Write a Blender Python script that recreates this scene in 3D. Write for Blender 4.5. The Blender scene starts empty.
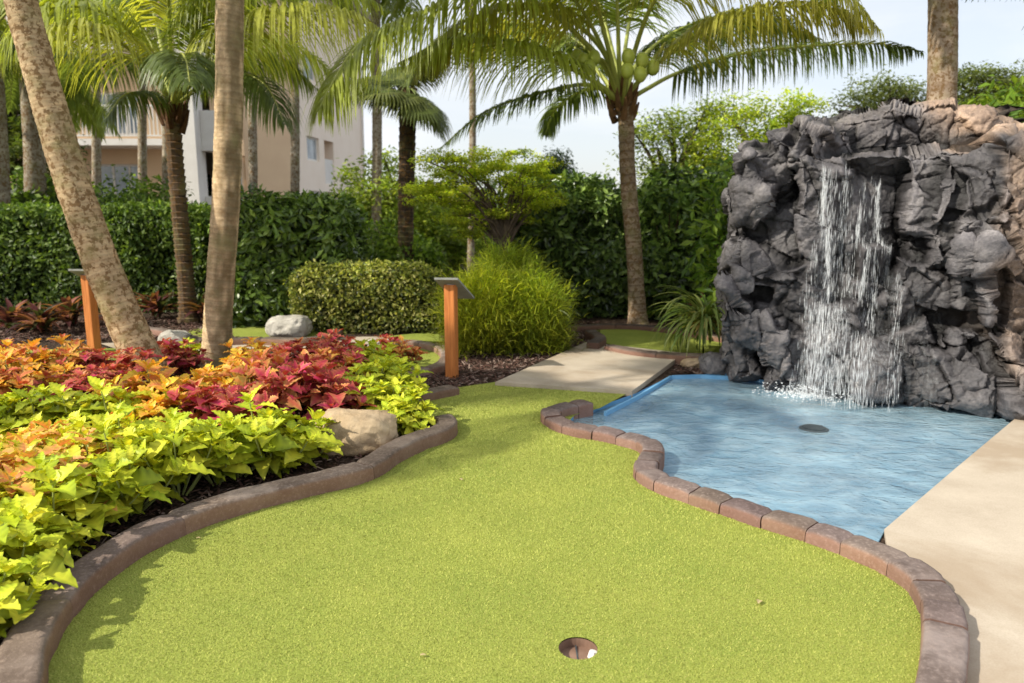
import bpy, bmesh, math, random
ROCKSEED = 1
import numpy as np
from mathutils import Vector, Matrix
from mathutils.geometry import delaunay_2d_cdt
from mathutils.bvhtree import BVHTree
random.seed(7); rng = np.random.default_rng(7)
R = math.radians
S = bpy.context.scene; C = S.collection

# ------------------------------------------------------------------ camera and measuring
F = 740.0; CH = 1.4; P = math.atan(128/740.0)
cd = bpy.data.cameras.new('camera'); cam = bpy.data.objects.new('camera', cd); C.objects.link(cam)
cam.location = (0, 0, CH); cam.rotation_euler = (math.pi/2-P, 0, 0)
cd.lens = F/1024*36; cd.sensor_width = 36; cd.clip_start = .05; cd.clip_end = 2000
cd.dof.use_dof = True; cd.dof.focus_distance = 3.6; cd.dof.aperture_fstop = 2.4
S.camera = cam
def ray(px, py):
    a = (px-512)/F; b = -(py-341.5)/F
    return (a, math.cos(P)+b*math.sin(P), -math.sin(P)+b*math.cos(P))
def at(px, py, Y):
    d = ray(px, py); t = Y/d[1]
    return np.array((d[0]*t, Y, CH+d[2]*t))
def G(px, py, z=0.0):
    d = ray(px, py); t = (z-CH)/d[2]
    return np.array((d[0]*t, d[1]*t, z))
def gx(pts, z=0.0): return [G(a, b, z) for a, b in pts]

# ------------------------------------------------------------------ noise in numpy
def _h(ix, iy, iz, s):
    n = (ix*374761393 + iy*668265263 + iz*1274126177 + s*974634777) & 0x7fffffff
    n = ((n ^ (n >> 13))*1274126177) & 0x7fffffff
    n = n ^ (n >> 16)
    return (n & 0xffff)/65535.0
def vn(p, sc, s=0):
    q = np.asarray(p, float)*sc; i = np.floor(q).astype(np.int64); f = q-i; f = f*f*(3-2*f)
    r = 0
    for a in (0, 1):
        for b in (0, 1):
            for c in (0, 1):
                w = (f[:, 0] if a else 1-f[:, 0])*(f[:, 1] if b else 1-f[:, 1])*(f[:, 2] if c else 1-f[:, 2])
                r = r + w*_h(i[:, 0]+a, i[:, 1]+b, i[:, 2]+c, s)
    return r*2-1
def fbm(p, sc, s=0, o=4):
    r = 0; a = 1
    for k in range(o):
        r = r + a*vn(p, sc*2**k, s+k*17); a *= .5
    return r

# ------------------------------------------------------------------ objects
def tag(o, label=None, cat=None, group=None, kind=None):
    if label: o['label'] = label
    if cat: o['category'] = cat
    if group: o['group'] = group
    if kind: o['kind'] = kind
    return o
def empty(name, loc, label, cat, group=None):
    o = bpy.data.objects.new(name, None); C.objects.link(o); o.location = [float(v) for v in loc]; o.empty_display_size = .1
    return tag(o, label, cat, group)
def origin(o):
    v = np.zeros(3)
    while o is not None:
        v += np.array(o.location); o = o.parent
    return v
class MB:
    def __init__(s): s.v = []; s.f = []; s.c = []; s.n = 0
    def add(s, v, f, c=(1, 1, 1)):
        v = np.asarray(v, float).reshape(-1, 3); f = np.asarray(f, np.int64)
        s.v.append(v); s.f.append(f+s.n); s.n += len(v)
        c = np.asarray(c, float)
        if c.ndim == 1: c = np.tile(c, (len(v), 1))
        s.c.append(c)
    def mesh(s, name, mat, smooth=False, org=(0, 0, 0)):
        me = bpy.data.meshes.new(name)
        v = np.concatenate(s.v)-np.asarray(org, float)
        me.vertices.add(len(v)); me.vertices.foreach_set('co', v.astype(np.float32).ravel())
        lt = np.concatenate([np.full(len(f), f.shape[1]) for f in s.f]); fl = np.concatenate([f.ravel() for f in s.f])
        me.loops.add(len(fl)); me.loops.foreach_set('vertex_index', fl.astype(np.int32))
        me.polygons.add(len(lt)); ls = np.concatenate([[0], np.cumsum(lt)[:-1]])
        me.polygons.foreach_set('loop_start', ls.astype(np.int32)); me.polygons.foreach_set('loop_total', lt.astype(np.int32))
        me.polygons.foreach_set('use_smooth', np.full(len(lt), bool(smooth)))
        me.update(calc_edges=True)
        a = me.color_attributes.new('Col', 'FLOAT_COLOR', 'POINT')
        c = np.concatenate(s.c); c4 = np.ones((len(c), 4), np.float32); c4[:, :3] = c
        a.data.foreach_set('color', c4.ravel())
        me.materials.append(mat); return me
    def build(s, name, mat, parent=None, smooth=False, loc=None):
        o = bpy.data.objects.new(name, None)
        org = origin(parent) if parent is not None else (np.zeros(3) if loc is None else np.asarray(loc, float))
        me = s.mesh(name, mat, smooth, org)
        bpy.data.objects.remove(o)
        o = bpy.data.objects.new(name, me); C.objects.link(o)
        if parent is not None: o.parent = parent
        elif loc is not None: o.location = [float(q) for q in loc]
        return o
    def box(s, a, b, c=(1, 1, 1)):
        x0, y0, z0 = np.minimum(a, b); x1, y1, z1 = np.maximum(a, b)
        v = [(x0,y0,z0),(x1,y0,z0),(x1,y1,z0),(x0,y1,z0),(x0,y0,z1),(x1,y0,z1),(x1,y1,z1),(x0,y1,z1)]
        s.add(v, [(0,3,2,1),(4,5,6,7),(0,1,5,4),(1,2,6,5),(2,3,7,6),(3,0,4,7)], c)
    def obox(s, p, ux, uy, uz, c=(1, 1, 1)):      # corner + three edge vectors
        p = np.asarray(p, float); ux = np.asarray(ux, float); uy = np.asarray(uy, float); uz = np.asarray(uz, float)
        v = [p, p+ux, p+ux+uy, p+uy, p+uz, p+ux+uz, p+ux+uy+uz, p+uy+uz]
        s.add(v, [(0,3,2,1),(4,5,6,7),(0,1,5,4),(1,2,6,5),(2,3,7,6),(3,0,4,7)], c)
    def tube(s, pts, rad, n=8, c=(1, 1, 1), cap=True):
        pts = np.asarray(pts, float); K = len(pts); rad = np.broadcast_to(np.asarray(rad, float), (K,)) if np.ndim(rad) < 2 else np.asarray(rad)
        T = np.gradient(pts, axis=0); T /= np.linalg.norm(T, axis=1)[:, None]+1e-9
        ref = np.array((1., 0, 0)) if abs(T[0][2]) > .7 else np.array((0, 0, 1.))
        U = np.cross(T, ref); U /= np.linalg.norm(U, axis=1)[:, None]+1e-9; V = np.cross(T, U)
        a = np.arange(n)/n*2*math.pi
        rr = rad[:, None] if rad.ndim == 1 else rad
        v = pts[:, None, :]+rr[..., None]*(np.cos(a)[None, :, None]*U[:, None, :]+np.sin(a)[None, :, None]*V[:, None, :])
        i = np.arange(K-1)[:, None]*n; j = np.arange(n)[None, :]; j2 = (j+1) % n
        f = np.stack([i+j, i+j2, i+n+j2, i+n+j], -1).reshape(-1, 4)
        cc = np.asarray(c, float)
        if cc.ndim == 2 and len(cc) == K: cc = np.repeat(cc, n, axis=0)
        s.add(v.reshape(-1, 3), f, cc)
        if cap:
            cv = cc[-1] if cc.ndim == 2 else cc
            s.add(np.concatenate([v[-1], [pts[-1]]]), [(k, (k+1) % n, n) for k in range(n)], cv)
            s.add(np.concatenate([v[0], [pts[0]]]), [((k+1) % n, k, n) for k in range(n)], cc[0] if cc.ndim == 2 else cc)
def smooth_path(pts, n):
    p = np.asarray(pts, float); p = np.concatenate([[2*p[0]-p[1]], p, [2*p[-1]-p[-2]]]); out = []
    m = len(p)-3
    for u in np.linspace(0, m-1e-6, n):
        i = int(u); t = u-i; a, b, c, d = p[i:i+4]
        out.append(.5*((2*b)+(-a+c)*t+(2*a-5*b+4*c-d)*t*t+(-a+3*b-3*c+d)*t**3))
    return np.array(out)
def unit(v): return v/(np.linalg.norm(v, axis=-1, keepdims=True)+1e-9)

# ------------------------------------------------------------------ materials
class NT:
    def __init__(s, name):
        s.m = bpy.data.materials.new(name); s.m.use_nodes = True; s.t = s.m.node_tree; s.t.nodes.clear()
        s.out = s.n('ShaderNodeOutputMaterial'); s.b = s.n('ShaderNodeBsdfPrincipled'); s.l(s.b.outputs[0], s.out.inputs[0])
    def n(s, t, **k):
        o = s.t.nodes.new(t)
        for a, b in k.items(): setattr(o, a, b)
        return o
    def l(s, a, b): s.t.links.new(a, b)
    def co(s): return s.n('ShaderNodeTexCoord').outputs['Object']
    def noise(s, sc, d=4, r=.55, v=None, dist=0):
        o = s.n('ShaderNodeTexNoise'); o.inputs['Scale'].default_value = sc; o.inputs['Detail'].default_value = d
        o.inputs['Roughness'].default_value = r; o.inputs['Distortion'].default_value = dist
        s.l(v if v is not None else s.co(), o.inputs['Vector']); return o.outputs['Fac']
    def ramp(s, f, *st):
        o = s.n('ShaderNodeValToRGB'); e = o.color_ramp.elements
        while len(e) < len(st): e.new(.5)
        for q, (p, c) in zip(e, st):
            q.position = p; q.color = (*c, 1) if len(c) == 3 else c
        s.l(f, o.inputs[0]); return o.outputs[0]
    def mix(s, f, a, b, mode='MIX'):
        o = s.n('ShaderNodeMix', data_type='RGBA', blend_type=mode)
        for v, i in ((f, 0), (a, 6), (b, 7)):
            if isinstance(v, (int, float)): o.inputs[i].default_value = v
            elif isinstance(v, tuple): o.inputs[i].default_value = (*v, 1)
            else: s.l(v, o.inputs[i])
        return o.outputs[2]
    def bump(s, h, st=.3, d=.01, nrm=None):
        o = s.n('ShaderNodeBump'); o.inputs['Strength'].default_value = st; o.inputs['Distance'].default_value = d
        s.l(h, o.inputs['Height'])
        if nrm is not None: s.l(nrm, o.inputs['Normal'])
        return o.outputs[0]
    def attr(s): return s.n('ShaderNodeVertexColor', layer_name='Col').outputs[0]
    def fin(s, col, rough=.8, nrm=None, spec=.3):
        if isinstance(col, tuple): s.b.inputs['Base Color'].default_value = (*col, 1)
        else: s.l(col, s.b.inputs['Base Color'])
        if isinstance(rough, (int, float)): s.b.inputs['Roughness'].default_value = rough
        else: s.l(rough, s.b.inputs['Roughness'])
        s.b.inputs['Specular IOR Level'].default_value = spec
        if nrm is not None: s.l(nrm, s.b.inputs['Normal'])
        return s.m
def leafmat(name, rough=.45, tr=.35, spec=.35, tint=(1.15, 1.15, .55)):
    s = NT(name); a = s.attr(); n = s.noise(9, 3)
    v = s.mix(.35, a, s.mix(1, a, s.ramp(n, (.3, (.45, .45, .45)), (.7, (1.5, 1.5, 1.5))), 'MULTIPLY'))
    s.fin(v, rough, None, spec)
    t = s.n('ShaderNodeBsdfTranslucent'); s.l(s.mix(1, v, tint, 'MULTIPLY'), t.inputs[0])
    m = s.n('ShaderNodeMixShader'); m.inputs[0].default_value = tr
    s.l(s.b.outputs[0], m.inputs[1]); s.l(t.outputs[0], m.inputs[2]); s.l(m.outputs[0], s.out.inputs[0]); return s.m
def plain(name, c1, c2, sc=6, rough=.8, bs=.2, bd=.01, bsc=60, spec=.3, useattr=False):
    s = NT(name); col = s.ramp(s.noise(sc, 6, .6), (.3, c1), (.7, c2))
    if useattr: col = s.mix(1, col, s.attr(), 'MULTIPLY')
    return s.fin(col, rough, s.bump(s.noise(bsc, 5, .6), bs, bd), spec)
M = {}
M['leaf'] = leafmat('leaf', .45, .42, .35, (1.3, 1.3, .55)); M['leaf_gloss'] = leafmat('glossy_leaf', .3, .22, .5); M['frond'] = leafmat('palm_frond', .4, .48, .4, (1.35, 1.3, .55))
M['coleus'] = leafmat('coleus_leaf', .42, .28, .25, (1.2, 1.0, .5))
M['bark'] = plain('bark', (.07, .05, .035), (.16, .12, .085), 14, .9, .6, .02, 40, .2, True)
M['rachis'] = plain('frond_stalk', (.9, .9, .9), (1.1, 1.1, 1.1), 10, .5, .1, .01, 40, .3, True)
M['nut'] = plain('coconut_husk', (.32, .4, .05), (.48, .52, .09), 12, .45, .1, .01, 40, .4)
for tname, spot in (('trunk', .85), ('trunk_smooth', .28)):
  s = NT('palm_'+tname); a = s.attr(); n1 = s.noise(9, 6, .65); n2 = s.noise(45, 5, .7)
  col = s.mix(1, a, s.ramp(n1, (.3, (.62, .58, .5)), (.55, (1, 1, 1)), (.75, (1.25, 1.22, 1.12))), 'MULTIPLY')
  col = s.mix(s.ramp(s.noise(22, 4, .7), (.49, (0, 0, 0)), (.56, (spot,)*3)), col, (.16, .09, .035))
  col = s.mix(s.ramp(s.noise(5, 4, .6), (.5, (0, 0, 0)), (.68, (.45, .45, .45))), col, (.25, .24, .1))
  M[tname] = s.fin(col, .9, s.bump(n2, .5, .012), .15)
s = NT('turf'); n = s.noise(170, 3, .7); big = s.noise(2.2, 4, .6)
col = s.ramp(n, (.3, (.15, .19, .03)), (.5, (.32, .37, .07)), (.72, (.48, .52, .16)))
col = s.mix(1, col, s.ramp(big, (.3, (.85, .9, .85)), (.7, (1.1, 1.06, 1.05))), 'MULTIPLY')
M['turf'] = s.fin(col, .9, s.bump(n, .8, .01), .1)
s = NT('turf_blades'); M['blade'] = s.fin(s.attr(), .75, None, .15)
s = NT('mulch_soil'); v = s.n('ShaderNodeTexVoronoi'); v.inputs['Scale'].default_value = 38; s.l(s.co(), v.inputs['Vector'])
col = s.mix(.6, s.ramp(v.outputs['Color'], (.2, (.018, .011, .008)), (.6, (.07, .045, .032)), (.9, (.15, .11, .085))), s.ramp(s.noise(25, 5), (.3, (.02, .013, .01)), (.7, (.12, .085, .06))))
M['soil'] = s.fin(col, .95, s.bump(v.outputs['Distance'], .9, .03), .1)
M['chip'] = plain('wood_chip', (.6, .6, .6), (1.1, 1.1, 1.1), 30, .9, .3, .01, 90, .1, True)
s = NT('concrete'); n = s.noise(3.2, 7, .62); n2 = s.noise(160, 4, .7)
col = s.mix(.5, s.ramp(n, (.3, (.36, .29, .22)), (.7, (.56, .48, .38))), s.ramp(n2, (.3, (.4, .34, .26)), (.7, (.6, .53, .43))))
col = s.mix(s.ramp(s.noise(1.1, 5, .6, None, .6), (.47, (0, 0, 0)), (.62, (.7, .7, .7))), col, (.33, .25, .17))
M['concrete'] = s.fin(col, .85, s.bump(n2, .25, .004), .25)
def kerbmat(name, c0, c1, c2):
    s = NT(name); col = s.ramp(s.noise(5, 7, .65), (.28, c0), (.5, c1), (.74, c2))
    col = s.mix(s.ramp(s.noise(1.7, 6, .7), (.5, (0, 0, 0)), (.62, (.75, .75, .75))), col, (c2[0]*1.35, c2[1]*1.4, c2[2]*1.45)); col = s.mix(s.ramp(s.noise(60, 4, .7), (.5, (0, 0, 0)), (.72, (.7, .7, .7))), col, (c2[0]*1.5, c2[1]*1.5, c2[2]*1.5))
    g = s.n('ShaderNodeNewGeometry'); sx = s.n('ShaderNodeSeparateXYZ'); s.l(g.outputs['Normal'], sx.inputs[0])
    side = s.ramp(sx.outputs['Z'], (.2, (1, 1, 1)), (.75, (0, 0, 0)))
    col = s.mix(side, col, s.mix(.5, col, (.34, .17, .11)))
    col = s.mix(1, col, s.attr(), 'MULTIPLY')
    return s.fin(col, .82, s.bump(s.noise(70, 6, .7), .55, .008), .3)
M['kerb_l'] = kerbmat('kerb_concrete', (.1, .07, .055), (.17, .125, .1), (.26, .2, .165))
M['kerb_r'] = kerbmat('kerb_brick', (.085, .06, .052), (.15, .112, .098), (.23, .18, .16))
M['kerb_d'] = kerbmat('kerb_dark', (.05, .035, .03), (.09, .065, .052), (.15, .115, .09))
s = NT('waterfall_rock'); g = s.n('ShaderNodeNewGeometry')
n = s.noise(3.5, 7, .65, None, .4); nf = s.noise(38, 6, .7)
col = s.ramp(n, (.28, (.045, .044, .048)), (.5, (.12, .113, .116)), (.72, (.23, .215, .21)))
col = s.mix(1, col, s.ramp(nf, (.3, (.6, .6, .6)), (.7, (1.35, 1.33, 1.3))), 'MULTIPLY')
col = s.mix(1, col, s.attr(), 'MULTIPLY')
ro = s.ramp(s.noise(4, 3), (.35, (.3, .3, .3)), (.65, (.65, .65, .65)))
M['rock'] = s.fin(col, ro, s.bump(nf, .8, .014, s.bump(s.noise(11, 5, .6), .4, .03)), .4)
M['boulder'] = plain('pale_boulder', (.34, .24, .14), (.58, .45, .29), 7, .9, .7, .02, 25, .2)
M['boulder_grey'] = plain('grey_boulder', (.3, .28, .24), (.55, .52, .46), 9, .9, .6, .02, 30, .2)
M['poolpaint'] = plain('pool_paint', (.12, .33, .56), (.2, .43, .66), 5, .6, .1, .01, 40, .3)
M['timber'] = None
s = NT('orange_timber'); mp = s.n('ShaderNodeMapping'); mp.inputs['Scale'].default_value = (60, 60, 4); s.l(s.co(), mp.inputs[0])
n = s.noise(1, 5, .6, mp.outputs[0]); M['timber'] = s.fin(s.ramp(n, (.3, (.42, .13, .03)), (.7, (.68, .25, .07))), .6, s.bump(n, .2, .004), .3)
M['metal'] = plain('painted_grey_board', (.25, .26, .24), (.34, .35, .32), 20, .5, .05, .005, 50, .4)
M['iron'] = plain('drain_iron', (.03, .04, .05), (.07, .09, .1), 20, .5, .2, .01, 60, .4)
M['tan'] = plain('tan_render', (.74, .54, .36), (.8, .6, .4), 1.5, .9, .1, .01, 30, .1)
M['white'] = plain('pale_render', (.88, .76, .64), (.94, .83, .72), 1.2, .9, .1, .01, 30, .1)
M['trim'] = plain('white_trim', (.7, .67, .63), (.78, .76, .72), 3, .7, .05, .01, 30, .2)
M['roof'] = plain('roof_tile', (.22, .17, .14), (.32, .26, .22), 6, .8, .4, .03, 20, .2)
s = NT('window_glass'); M['glass'] = s.fin(s.ramp(s.noise(1.2, 3), (.35, (.12, .16, .2)), (.65, (.4, .46, .5))), .12, None, .8)
M['cup'] = plain('cup_liner', (.17, .1, .07), (.27, .17, .12), 12, .7, .1, .005, 40, .3)
M['panel_sunlight'] = plain('white_plastic_and_sunlight', (.7, .7, .66), (.85, .85, .8), 12, .5, .05, .005, 40, .4)  # sign panels, and the painted-in sunlight inside the cup
# water surface
s = NT('pool_water'); mp = s.n('ShaderNodeMapping'); mp.inputs['Scale'].default_value = (1, 1.35, 1); s.l(s.co(), mp.inputs[0])
w1 = s.noise(7, 4, .55, mp.outputs[0], .8); w2 = s.noise(30, 3, .5, mp.outputs[0], .3)
nr = s.bump(w2, .4, .012, s.bump(w1, .35, .045))
tr = s.n('ShaderNodeBsdfTransparent'); tr.inputs[0].default_value = (.86, .95, .98, 1)
df = s.n('ShaderNodeBsdfDiffuse'); s.l(s.ramp(w1, (.3, (.37, .6, .74)), (.7, (.56, .76, .86))), df.inputs[0]); s.l(nr, df.inputs['Normal'])
m1 = s.n('ShaderNodeMixShader'); s.l(s.ramp(s.noise(2.6, 4, .6, mp.outputs[0], .6), (.35, (.34,)*3), (.68, (.6,)*3)), m1.inputs[0]); s.l(tr.outputs[0], m1.inputs[1]); s.l(df.outputs[0], m1.inputs[2])
gl = s.n('ShaderNodeBsdfGlossy'); gl.inputs['Roughness'].default_value = .09; s.l(nr, gl.inputs['Normal'])
fr = s.n('ShaderNodeFresnel'); fr.inputs[0].default_value = 1.38; s.l(nr, fr.inputs['Normal'])
m2 = s.n('ShaderNodeMixShader'); s.l(fr.outputs[0], m2.inputs[0]); s.l(m1.outputs[0], m2.inputs[1]); s.l(gl.outputs[0], m2.inputs[2]); s.l(m2.outputs[0], s.out.inputs[0])
M['water'] = s.m
s = NT('falling_water'); s.fin((.85, .88, .9), .25, None, .5); tr = s.n('ShaderNodeBsdfTransparent')
m1 = s.n('ShaderNodeMixShader'); m1.inputs[0].default_value = .5; s.l(tr.outputs[0], m1.inputs[1]); s.l(s.b.outputs[0], m1.inputs[2]); s.l(m1.outputs[0], s.out.inputs[0])
M['fall'] = s.m
s = NT('water_veil'); mp = s.n('ShaderNodeMapping'); mp.inputs['Scale'].default_value = (70, 40, 3.5); s.l(s.co(), mp.inputs[0]); s.fin((.85, .88, .9), .3, None, .5); tr = s.n('ShaderNodeBsdfTransparent')
m1 = s.n('ShaderNodeMixShader'); s.l(s.mix(1, s.attr(), s.ramp(s.noise(1, 5, .7, mp.outputs[0]), (.45, (0, 0, 0)), (.75, (.8, .8, .8))), 'MULTIPLY'), m1.inputs[0]); s.l(tr.outputs[0], m1.inputs[1]); s.l(s.b.outputs[0], m1.inputs[2]); s.l(m1.outputs[0], s.out.inputs[0])
M['veil'] = s.m

# ------------------------------------------------------------------ world and sun
SUN_EL = R(39); SUN_AZ = (-1.0, -.45)
w = bpy.data.worlds.new('World'); S.world = w; w.use_nodes = True; nt = w.node_tree; nt.nodes.clear()
o = nt.nodes.new('ShaderNodeOutputWorld'); bg = nt.nodes.new('ShaderNodeBackground'); bg.inputs[1].default_value = .178
sk = nt.nodes.new('ShaderNodeTexSky'); sk.sky_type = 'NISHITA'; sk.sun_disc = False; sk.sun_elevation = SUN_EL; sk.sun_rotation = math.atan2(SUN_AZ[0], SUN_AZ[1]); sk.dust_density = 2.0
tc = nt.nodes.new('ShaderNodeTexCoord'); mp = nt.nodes.new('ShaderNodeMapping'); mp.inputs['Scale'].default_value = (1, 1, 3.2)
nz = nt.nodes.new('ShaderNodeTexNoise'); nz.inputs['Scale'].default_value = 2.6; nz.inputs['Detail'].default_value = 7; nz.inputs['Distortion'].default_value = .4
rp = nt.nodes.new('ShaderNodeValToRGB'); rp.color_ramp.elements[0].position = .4; rp.color_ramp.elements[1].position = .62
rp.color_ramp.elements[0].color = (.6, .6, .6, 1); rp.color_ramp.elements[1].color = (.95, .95, .95, 1)
mx = nt.nodes.new('ShaderNodeMix'); mx.data_type = 'RGBA'; mx.inputs[7].default_value = (5.9, 6.0, 6.15, 1)
L = nt.links.new
L(tc.outputs['Generated'], mp.inputs[0]); L(mp.outputs[0], nz.inputs['Vector']); L(nz.outputs['Fac'], rp.inputs[0]); L(rp.outputs[0], mx.inputs[0]); L(sk.outputs[0], mx.inputs[6])
L(mx.outputs[2], bg.inputs[0]); L(bg.outputs[0], o.inputs[0])
ld = bpy.data.lights.new('sun', 'SUN'); ld.energy = 5.8; ld.angle = R(.6); ld.color = (1, .93, .8)
sun = bpy.data.objects.new('sun', ld); C.objects.link(sun); sun.location = (-10, 0, 12)
ce = math.cos(SUN_EL); az = np.array(SUN_AZ)/np.hypot(*SUN_AZ)
sun.rotation_euler = Vector((-az[0]*ce, -az[1]*ce, -math.sin(SUN_EL))).to_track_quat('-Z', 'Y').to_euler()
S.view_settings.view_transform = 'Standard'; S.view_settings.look = 'None'; S.view_settings.exposure = 0

# ------------------------------------------------------------------ layout curves (metres, from measured ground points)
KH = .085
LK = smooth_path(gx([(-20, 760), (14, 683), (24, 640), (48, 600), (84, 566), (133, 533), (190, 508), (250, 490), (310, 476), (362, 463), (392, 446), (418, 434), (440, 427), (447, 419), (436, 412), (415, 408), (385, 405)], KH), 260)
RK = smooth_path(gx([(588, 400), (562, 405), (551, 412), (571, 422), (612, 430), (640, 437), (653, 446), (648, 459), (648, 468), (672, 480), (711, 492), (760, 508), (808, 522), (857, 539), (908, 562), (938, 590), (947, 625), (944, 670), (930, 760)], .068), 300)
def cdt(outer, holes, z, extra=None):
    pts = [Vector((p[0], p[1])) for p in outer]; ed = [(i, (i+1) % len(outer)) for i in range(len(outer))]
    for h in holes:
        b = len(pts); pts += [Vector((p[0], p[1])) for p in h]; ed += [(b+i, b+(i+1) % len(h)) for i in range(len(h))]
    r = delaunay_2d_cdt(pts, ed, [], 1, 1e-6)
    V = np.array([(v.x, v.y, z) for v in r[0]])
    fs = []
    for f in r[2]:
        c = V[list(f)].mean(0)
        if any(inside(c[:2][None], h)[0] for h in holes): continue
        fs.append(tuple(f))
    return V, np.array(fs)
def inside(p, poly):
    p = np.asarray(p); q = np.asarray(poly)[:, :2]; r = np.zeros(len(p), bool); j = len(q)-1
    for i in range(len(q)):
        c = (q[i, 1] > p[:, 1]) != (q[j, 1] > p[:, 1])
        x = (q[j, 0]-q[i, 0])*(p[:, 1]-q[i, 1])/(q[j, 1]-q[i, 1]+1e-12)+q[i, 0]
        r ^= c & (p[:, 0] < x); j = i
    return r
def sheet(name, poly, z, mat, holes=(), thick=None, **tg):
    V, Fc = cdt(poly, holes, z)
    mb = MB(); mb.add(V, Fc)
    if thick:
        for ring in [poly]+list(holes):
            q = np.asarray(ring)[:, :2]; k = len(q); lo = np.c_[q, np.full(k, z-thick)]; hi = np.c_[q, np.full(k, z)]
            mb.add(np.r_[lo, hi], [(i, (i+1) % k, k+(i+1) % k, k+i) for i in range(k)])
    o = mb.build(name, mat, None); tag(o, **tg); return o

SL = gx([(495, 382), (632, 391), (684, 353), (586, 342)], .03)   # slab corners
HC = G(578, 648); a = np.arange(28)/28*2*math.pi; HR = .064
hole = [HC+np.array((math.cos(t)*HR, math.sin(t)*HR, 0)) for t in a]
pool = [G(570, 416)]+[RK[i] for i in range(44, 222, 8)]+gx([(884, 531), (955, 470), (1024, 412), (1062, 382), (1010, 366), (800, 362), (764, 372), (672, 375), (636, 393)])
# big ground sheet, with the pool and the cup left open
big = [np.array(p+(0,)) for p in ((-300, -30), (300, -30), (300, 900), (-300, 900))]
def ginset(poly, k): return poly
o = sheet('ground', big, -.012, M['soil'], [pool, hole], kind='structure')

# turf of the putting green
turf = [LK[i] for i in range(0, 236, 6)]+gx([(402, 399), (455, 388), (495, 382), (632, 391), (600, 408), (575, 415)])+[RK[i] for i in list(range(44, 300, 7))+[299]]
V, Fc = cdt(turf, [hole], 0.0)
mb = MB(); mb.add(V, Fc); green = mb.build('putting_green', M['turf']); tag(green, kind='structure')
# pile of the artificial turf, denser near the lens
N = 760000
xy = np.c_[rng.uniform(-2.2, 2.3, N), 1.0+rng.random(N)**1.7*5.0]
xy = xy[inside(xy, turf)]; dd = np.hypot(xy[:, 0]-HC[0], xy[:, 1]-HC[1]); xy = xy[dd > HR+.001]; n = len(xy)
b = np.c_[xy, np.zeros(n)]; an = rng.uniform(0, 2*math.pi, n); sc = .6+.14*xy[:, 1]
wv = np.c_[np.cos(an), np.sin(an), np.zeros(n)]*(.0013*sc)[:, None]
ln = np.c_[rng.normal(0, .004, (n, 2)), rng.uniform(.003, .008, n)]*np.minimum(sc, 1.5)[:, None]
V = np.stack([b-wv, b+wv, b+ln], 1).reshape(-1, 3); base = np.array((.385, .41, .095))
k = rng.random(n)[:, None]; cc = base*(.62+.66*k)*(1+.16*fbm(b, 1.7, 21, 3))[:, None]+np.array((.16, .13, .055))*(rng.random((n, 1)) > .8)
mb = MB(); mb.add(V, np.arange(3*n).reshape(-1, 3), np.repeat(cc, 3, 0)); pile = mb.build('grass_pile', M['blade'], green); tag(pile, kind='stuff')
# cup
cup = empty('golf_cup', HC, 'round brown golf cup sunk in the near end of the green', 'golf hole')
mb = MB(); ring = np.array(hole); lo = ring.copy(); lo[:, 2] = -.1; hi = ring.copy(); hi[:, 2] = -.004
k = 28; mb.add(np.r_[hi, lo], [(i, k+i, k+(i+1) % k, (i+1) % k) for i in range(k)]); mb.build('liner', M['cup'], cup)
mb = MB(); fl = ring.copy(); fl[:, 2] = -.035; mb.add(np.r_[fl, [HC+np.array((0, 0, -.03))]], [(i, (i+1) % k, k) for i in range(k)]); mb.build('cup_floor', M['cup'], cup)
mb = MB(); mb.obox(HC+np.array((-.004, -HR*.95, -.034)), (.004, 0, 0), (0, HR*1.9, 0), (0, 0, .006), (.2, .2, .2)); mb.build('divider', M['iron'], cup)
mb = MB(); mb.tube([HC+np.array((.046, -.008, -.03)), HC+np.array((.05, -.005, -.008))], [.016, .013], 8); mb.build('sunlight_patch', M['panel_sunlight'], cup)  # white piece put in for sunlight falling on the cup's right wall

# concrete slab and walkway
sheet('concrete_slab', SL, .03, M['concrete'], thick=.2, kind='structure')
walk = [RK[i] for i in range(299, 224, -6)]+gx([(884, 531), (955, 470), (1024, 412), (1080, 366), (1180, 290)])+[np.array((14, 14, 0)), np.array((14, -2, 0)), np.array((1.2, -2, 0)), np.array((.9, .6, 0))]
sheet('walkway', walk, .008, M['concrete'], kind='structure', thick=.15)

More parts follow.
